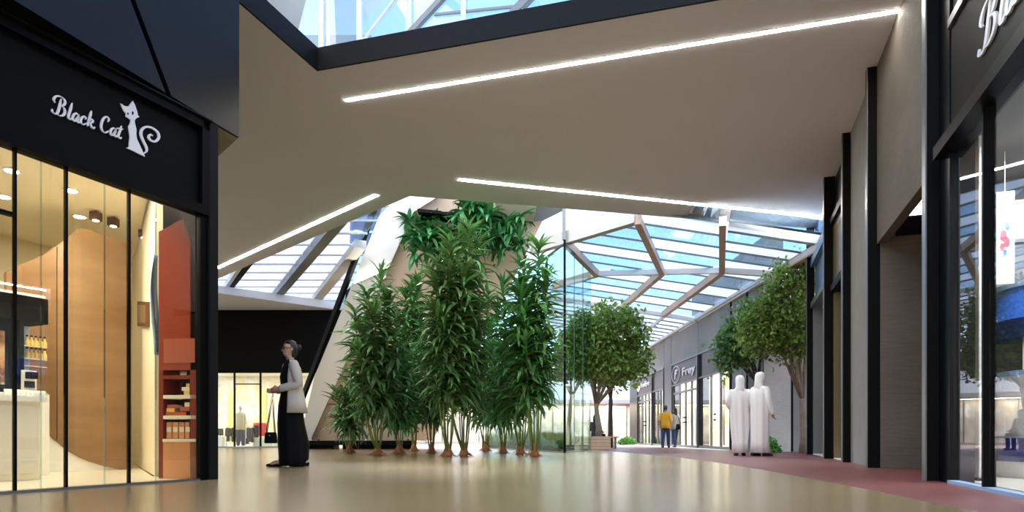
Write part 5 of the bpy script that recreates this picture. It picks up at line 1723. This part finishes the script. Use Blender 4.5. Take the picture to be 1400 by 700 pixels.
def face(parent, hp, brow='hair'):
    for s in (-1, 1):
        mb = MB(); mb.ball(hp(s * .030, -.093, 1.628), (.011, .006, .007), 8, 6); mb.build('eye', 'white', parent, smooth=True)
        mb = MB(); mb.ball(hp(s * .030, -.099, 1.628), (.005, .003, .005), 8, 6); mb.build('iris', 'hair', parent, smooth=True)
        MB().capsule([hp(s * .014, -.100, 1.650), hp(s * .046, -.090, 1.652)], [.004, .003], 6).build('eyebrow', brow, parent)
    MB().capsule([hp(-.02, -.100, 1.566), hp(0, -.106, 1.565), hp(.02, -.100, 1.566)], [.004, .006, .004], 6).build('lips', 'red_deep', parent)

# --- woman walking to the left
wp = FLOORP(397, 638)
wo_ = thing('person', 'person in a pale blazer and long black skirt walking left', 'person', (wp.x, wp.y, 0), rz=math.radians(-56))
wo_.scale = (1.03, 1.03, 1.05)
arms = [((-.17, 0, 1.385), (-.225, .07, 1.13), (-.10, -.17, 1.04), (.75, -.65, -.05), (.1, .1, 1)),
        ((.17, 0, 1.385), (.235, .05, 1.13), (.11, -.19, 1.06), (-.75, -.6, -.05), (-.1, .1, 1))]
legs = [((-.085, 0, .88), (-.09, -.10, .48), (-.085, -.10, .09), (-.09, -.24, .035)), ((.085, 0, .88), (.09, .02, .48), (.085, .16, .10), (.09, .05, .035))]
hp = body(wo_, 'skin_pale', arms, legs)
face(wo_, hp)
MB().loft([(0, .02, 1.51, .05, .05), (0, .03, 1.56, .078, .07), (0, .022, 1.62, .083, .088), (0, .010, 1.68, .080, .090), (0, -.002, 1.72, .06, .072), (0, -.002, 1.742, .025, .03)], n=18, a0=-.35, a1=PI + .35).build('hair', 'hair', wo_, smooth=True)
MB().ball((0, .118, 1.655), (.042, .042, .045)).build('hair_bun', 'hair', wo_, smooth=True)
MB().ball((0, .0, 1.705), (.074, .085, .042)).build('hair_crown', 'hair', wo_, smooth=True)
mb = MB()
for s in (-1, 1):
    mb.tube([(s * .033 + .024 * math.cos(a), -.112, 1.628 + .019 * math.sin(a)) for a in [2 * PI * i / 14 for i in range(15)]], .0038, 5)
    mb.tube([(s * .056, -.110, 1.632), (s * .080, -.06, 1.634), (s * .082, .01, 1.63)], .0036, 5)
mb.tube([(-.01, -.114, 1.632), (.01, -.114, 1.632)], .0036, 5)
mb.build('glasses', 'black', wo_)
# black top
MB().loft([(0, 0, .92, .172, .128), (0, -.005, 1.08, .145, .118), (0, -.01, 1.24, .165, .13), (0, 0, 1.36, .17, .112), (0, .003, 1.425, .12, .085), (0, 0, 1.475, .064, .064)], n=26).build('top', 'cloth_black', wo_, smooth=True)
# long skirt, trailing behind
sk_ = MB(); sk_.loft([(0, .03, .015, .165, .17), (0, .05, .10, .17, .20), (0, .05, .30, .175, .21), (0, .01, .60, .18, .18), (0, 0, .85, .19, .155), (0, 0, .98, .172, .13), (0, 0, 1.04, .15, .12)], n=44, folds=9, amp=.045)
sk_.build('skirt', 'cloth_black', wo_, smooth=True)
# open blazer
bz = MB(); fa = -PI / 2
bz.loft([(0, .02, .74, .235, .215), (0, .015, .90, .225, .19), (0, .01, 1.06, .19, .16), (0, .005, 1.24, .20, .158), (0, .005, 1.36, .198, .128), (0, .01, 1.43, .135, .088), (0, .012, 1.47, .085, .078)], n=30, a0=-PI / 2 + .95, a1=PI * 1.5 - .95)
o = bz.build('blazer', 'cloth_blazer', wo_, smooth=True); md = o.modifiers.new('t', 'SOLIDIFY'); md.thickness = .012
for s, (sh, el, wr, _, _) in zip((-1, 1), arms):
    el = Vector(el); wr = Vector(wr)
    MB().capsule([sh, Vector(sh).lerp(el, .5), el, el.lerp(wr, .5), el.lerp(wr, .86)], [.072, .070, .062, .056, .050], 12).build('sleeve', 'cloth_blazer', wo_, smooth=True)
for s, y0 in ((-1, -.10), (1, .16)):
    mb = MB(); mb.capsule([(s * .087, y0 + .05, .035), (s * .09, y0 - .08, .028), (s * .09, y0 - .19, .022)], [.032, .034, .02], 10)
    mb.tube([(s * .087, y0 + .06, .045), (s * .087, y0 + .065, .0)], [.014, .007], 6); mb.build('shoe', 'cloth_black', wo_, smooth=True)
# handbag on long straps
hb = thing('handbag', 'small black handbag hanging on long straps from the walking person', 'handbag', (wp.x - .24, wp.y - .12, 0))
MB().loft([(0, 0, .34, .085, .05), (0, 0, .36, .095, .055), (0, 0, .48, .085, .04), (0, 0, .50, .07, .03)], n=16).build('pouch', 'cloth_black', hb, smooth=True)
for dy in (-.02, .02):
    MB().tube([(-.06, dy, .49), (-.02, dy, .75), (.03, dy, 1.06), (.04, dy, .75), (.06, dy, .49)], .006, 6).build('strap', 'cloth_black', hb)
MB().ball((0, -.05, .45), .012).build('clasp', 'chrome', hb)

# --- two men in white robes
def robed(px, Y, rz_, label, tall, hand_out, step):
    x = (px - CX) / F * Y
    t = thing('person', label, 'person', (x, Y, 0), rz=rz_)
    t.scale = (tall, tall, tall)
    if hand_out:
        arms = [((-.17, 0, 1.385), (-.25, .03, 1.12), (-.25, -.07, .90), (0, -.25, -1), (.3, -1, .2)), ((.17, 0, 1.385), (.23, .05, 1.12), (.23, -.03, .88), (0, -.2, -1), (-.3, -1, .2))]
    else:
        arms = [((-.17, 0, 1.385), (-.25, .02, 1.12), (-.13, -.20, 1.0), (.8, -.5, 0), (0, 0, 1)), ((.17, 0, 1.385), (.25, .02, 1.12), (.13, -.20, 1.0), (-.8, -.5, 0), (0, 0, 1))]
    legs = [((-.085, 0, .88), (-.09, -.06, .48), (-.09, -.02 - step, .09), (-.095, -.16 - step, .04)), ((.085, 0, .88), (.09, .0, .48), (.09, .02 + step, .09), (.095, -.12 + step, .04))]
    hp = body(t, 'skin', arms, legs); face(t, hp)
    rb = MB(); rb.loft([(0, .0, .07, .195 - step * .3, .17 + step * .5, 1.2), (0, 0, .30, .185 - step * .2, .16 + step * .3), (0, 0, .60, .19, .165), (0, 0, .90, .20, .16), (0, 0, 1.10, .195, .15), (0, 0, 1.28, .21, .148), (0, 0, 1.37, .212, .125), (0, .005, 1.42, .165, .10), (0, 0, 1.46, .10, .08), (0, 0, 1.485, .07, .068)], n=48, folds=8, amp=.065)
    rb.build('robe', 'cloth_white', t, smooth=True)
    for (sh, el, wr, _, _) in arms:
        el = Vector(el); wr = Vector(wr)
        MB().capsule([sh, Vector(sh).lerp(el, .5), el, el.lerp(wr, .6), el.lerp(wr, .95)], [.066, .064, .060, .058, .056], 12).build('sleeve', 'cloth_white', t, smooth=True)
    hd = MB(); hd.loft([(0, .02, 1.36, .15, .085), (0, .03, 1.42, .125, .088), (0, .03, 1.49, .090, .084), (0, .022, 1.56, .088, .092), (0, .005, 1.64, .094, .106), (0, -.002, 1.70, .088, .102), (0, -.005, 1.735, .066, .08), (0, -.005, 1.752, .03, .04), (0, -.005, 1.756, .005, .006)], n=30, a0=-PI / 2 + .62, a1=PI * 1.5 - .62, folds=9, amp=.025)
    o = hd.build('headscarf', 'cloth_white', t, smooth=True); md = o.modifiers.new('t', 'SOLIDIFY'); md.thickness = .008
    MB().ball((0, -.01, 1.705), (.084, .096, .052)).build('cap', 'cloth_white', t, smooth=True)
    for s in (-1, 1):
        y0 = (-.02 - step) if s < 0 else (.02 + step)
        mb = MB(); mb.capsule([(s * .09, y0 + .05, .03), (s * .092, y0 - .06, .028), (s * .095, y0 - .17, .022)], [.042, .045, .03], 10); mb.build('shoe', 'cloth_dark', t, smooth=True)
robed(1011.5, 15.2, math.radians(168), 'person in a plain white robe walking away, left of the pair', 1.06, False, .10)
robed(1039, 15.0, math.radians(118), 'person in a white robe with one hand showing, right of the pair', 1.09, True, .05)

# --- couple by the street shop
def casual(px, Y, rz_, label, top_m, leg_m, hair_long, tall=1.0):
    x = (px - CX) / F * Y
    t = thing('person', label, 'person', (x, Y, 0), rz=rz_); t.scale = (tall,) * 3
    arms = [((-.17, 0, 1.385), (-.23, .04, 1.12), (-.22, -.06, .88), (0, -.2, -1), (.3, -1, 0)), ((.17, 0, 1.385), (.23, .06, 1.12), (.23, 0, .87), (0, -.2, -1), (-.3, -1, 0))]
    legs = [((-.085, 0, .88), (-.09, -.08, .48), (-.09, -.12, .09), (-.095, -.26, .04)), ((.085, 0, .88), (.09, .02, .48), (.09, .14, .09), (.095, .0, .04))]
    hp = body(t, 'skin', arms, legs, voxel=.013); face(t, hp)
    MB().loft([(0, 0, .80, .19, .14), (0, 0, .95, .185, .14), (0, 0, 1.1, .175, .13), (0, 0, 1.28, .19, .135), (0, 0, 1.38, .19, .115), (0, .005, 1.435, .12, .085), (0, 0, 1.475, .066, .064)], n=28, folds=6, amp=.02).build('shirt', top_m, t, smooth=True)
    for (sh, el, wr, _, _) in arms:
        MB().capsule([sh, Vector(sh).lerp(Vector(el), .85)], [.068, .062], 10).build('sleeve', top_m, t, smooth=True)
    for (hip, kn, an, _) in legs:
        MB().capsule([hip, kn, Vector(kn).lerp(Vector(an), .93)], [.105, .078, .065], 12).build('trouser_leg', leg_m, t, smooth=True)
        an = Vector(an); MB().capsule([an + Vector((0, .03, -.045)), an + Vector((0, -.08, -.05)), an + Vector((0, -.15, -.055))], [.042, .044, .032], 10).build('shoe', 'cloth_dark', t, smooth=True)
    zb = 1.36 if hair_long else 1.56
    MB().loft([(0, .045, zb, .085, .06), (0, .035, 1.58, .086, .078), (0, .015, 1.64, .084, .092), (0, -.002, 1.70, .074, .088), (0, -.006, 1.738, .04, .05), (0, -.006, 1.745, .005, .006)], n=20, a0=-.4, a1=PI + .4).build('hair', 'hair', t, smooth=True)
    MB().ball((0, -.008, 1.70), (.075, .088, .046)).build('hair_crown', 'hair', t, smooth=True)
    return t
casual(910, 26.6, math.radians(150), 'person in a yellow top and dark jeans by the street shop', 'cloth_yellow', 'denim', False, .98)
casual(923, 27.4, math.radians(200), 'person with long dark hair, grey top and jeans by the shop doors', 'cloth_grey', 'denim', True, .95)
sb = thing('shoulder_bag', 'small black shoulder bag beside the long haired person', 'bag', ((926.5 - CX) / F * 27.3, 27.3, 0))
MB().loft([(0, 0, .74, .11, .05), (0, 0, .78, .12, .06), (0, 0, .95, .10, .045), (0, 0, .97, .08, .03)], n=14).build('pouch', 'cloth_black', sb, smooth=True)
MB().tube([(-.09, 0, .95), (-.06, 0, 1.2), (-.02, 0, 1.38), (.04, 0, 1.2), (.09, 0, .95)], .009, 6).build('strap', 'cloth_black', sb)

# --- dark figure seated behind the planter
bn = thing('bench', 'low bench behind the planter box', 'bench', (3.25, 25.2, 0))
MB().box(-.8, .8, -.2, .2, .40, .45).build('seat', 'planter', bn)
for s in (-.7, .66): MB().box(s, s + .06, -.18, .18, 0, .40).build('leg', 'steel_grey', bn)
st_ = thing('person', 'person in dark clothes sitting on the bench behind the planter', 'person', (3.2, 25.2, 0), rz=math.radians(140))
arms = [((-.17, 0, .955), (-.22, -.02, .70), (-.10, -.28, .62), (.2, -1, 0), (0, 0, 1)), ((.17, 0, .955), (.22, -.02, .70), (.10, -.28, .62), (-.2, -1, 0), (0, 0, 1))]
legs = [((-.09, -.02, .52), (-.10, -.42, .50), (-.10, -.40, .09), (-.10, -.54, .04)), ((.09, -.02, .52), (.10, -.42, .50), (.10, -.40, .09), (.10, -.54, .04))]
hp = body(st_, 'skin', arms, legs, torso_dz=-.43, voxel=.014); face(st_, hp)
MB().loft([(0, 0, .455, .19, .15), (0, 0, .60, .18, .14), (0, 0, .75, .17, .13), (0, 0, .90, .195, .135), (0, 0, .98, .16, .10), (0, 0, 1.03, .07, .066)], n=24).build('jacket', 'cloth_dark', st_, smooth=True)
for (sh, el, wr, _, _) in arms: MB().capsule([sh, el, Vector(el).lerp(Vector(wr), .9)], [.068, .06, .048], 10).build('sleeve', 'cloth_dark', st_, smooth=True)
for (hip, kn, an, _) in legs:
    MB().capsule([hip, kn, Vector(kn).lerp(Vector(an), .93)], [.1, .078, .06], 12).build('trouser_leg', 'cloth_black', st_, smooth=True)
    an = Vector(an); MB().capsule([an + Vector((0, .03, -.045)), an + Vector((0, -.08, -.05)), an + Vector((0, -.15, -.055))], [.042, .044, .032], 10).build('shoe', 'cloth_dark', st_, smooth=True)
MB().loft([(0, .045, 1.02, .085, .06), (0, .035, 1.15, .086, .078), (0, .015, 1.21, .084, .092), (0, -.002, 1.27, .074, .088), (0, -.006, 1.31, .02, .03)], n=20, a0=-.4, a1=PI + .4).build('hair', 'hair', st_, smooth=True)
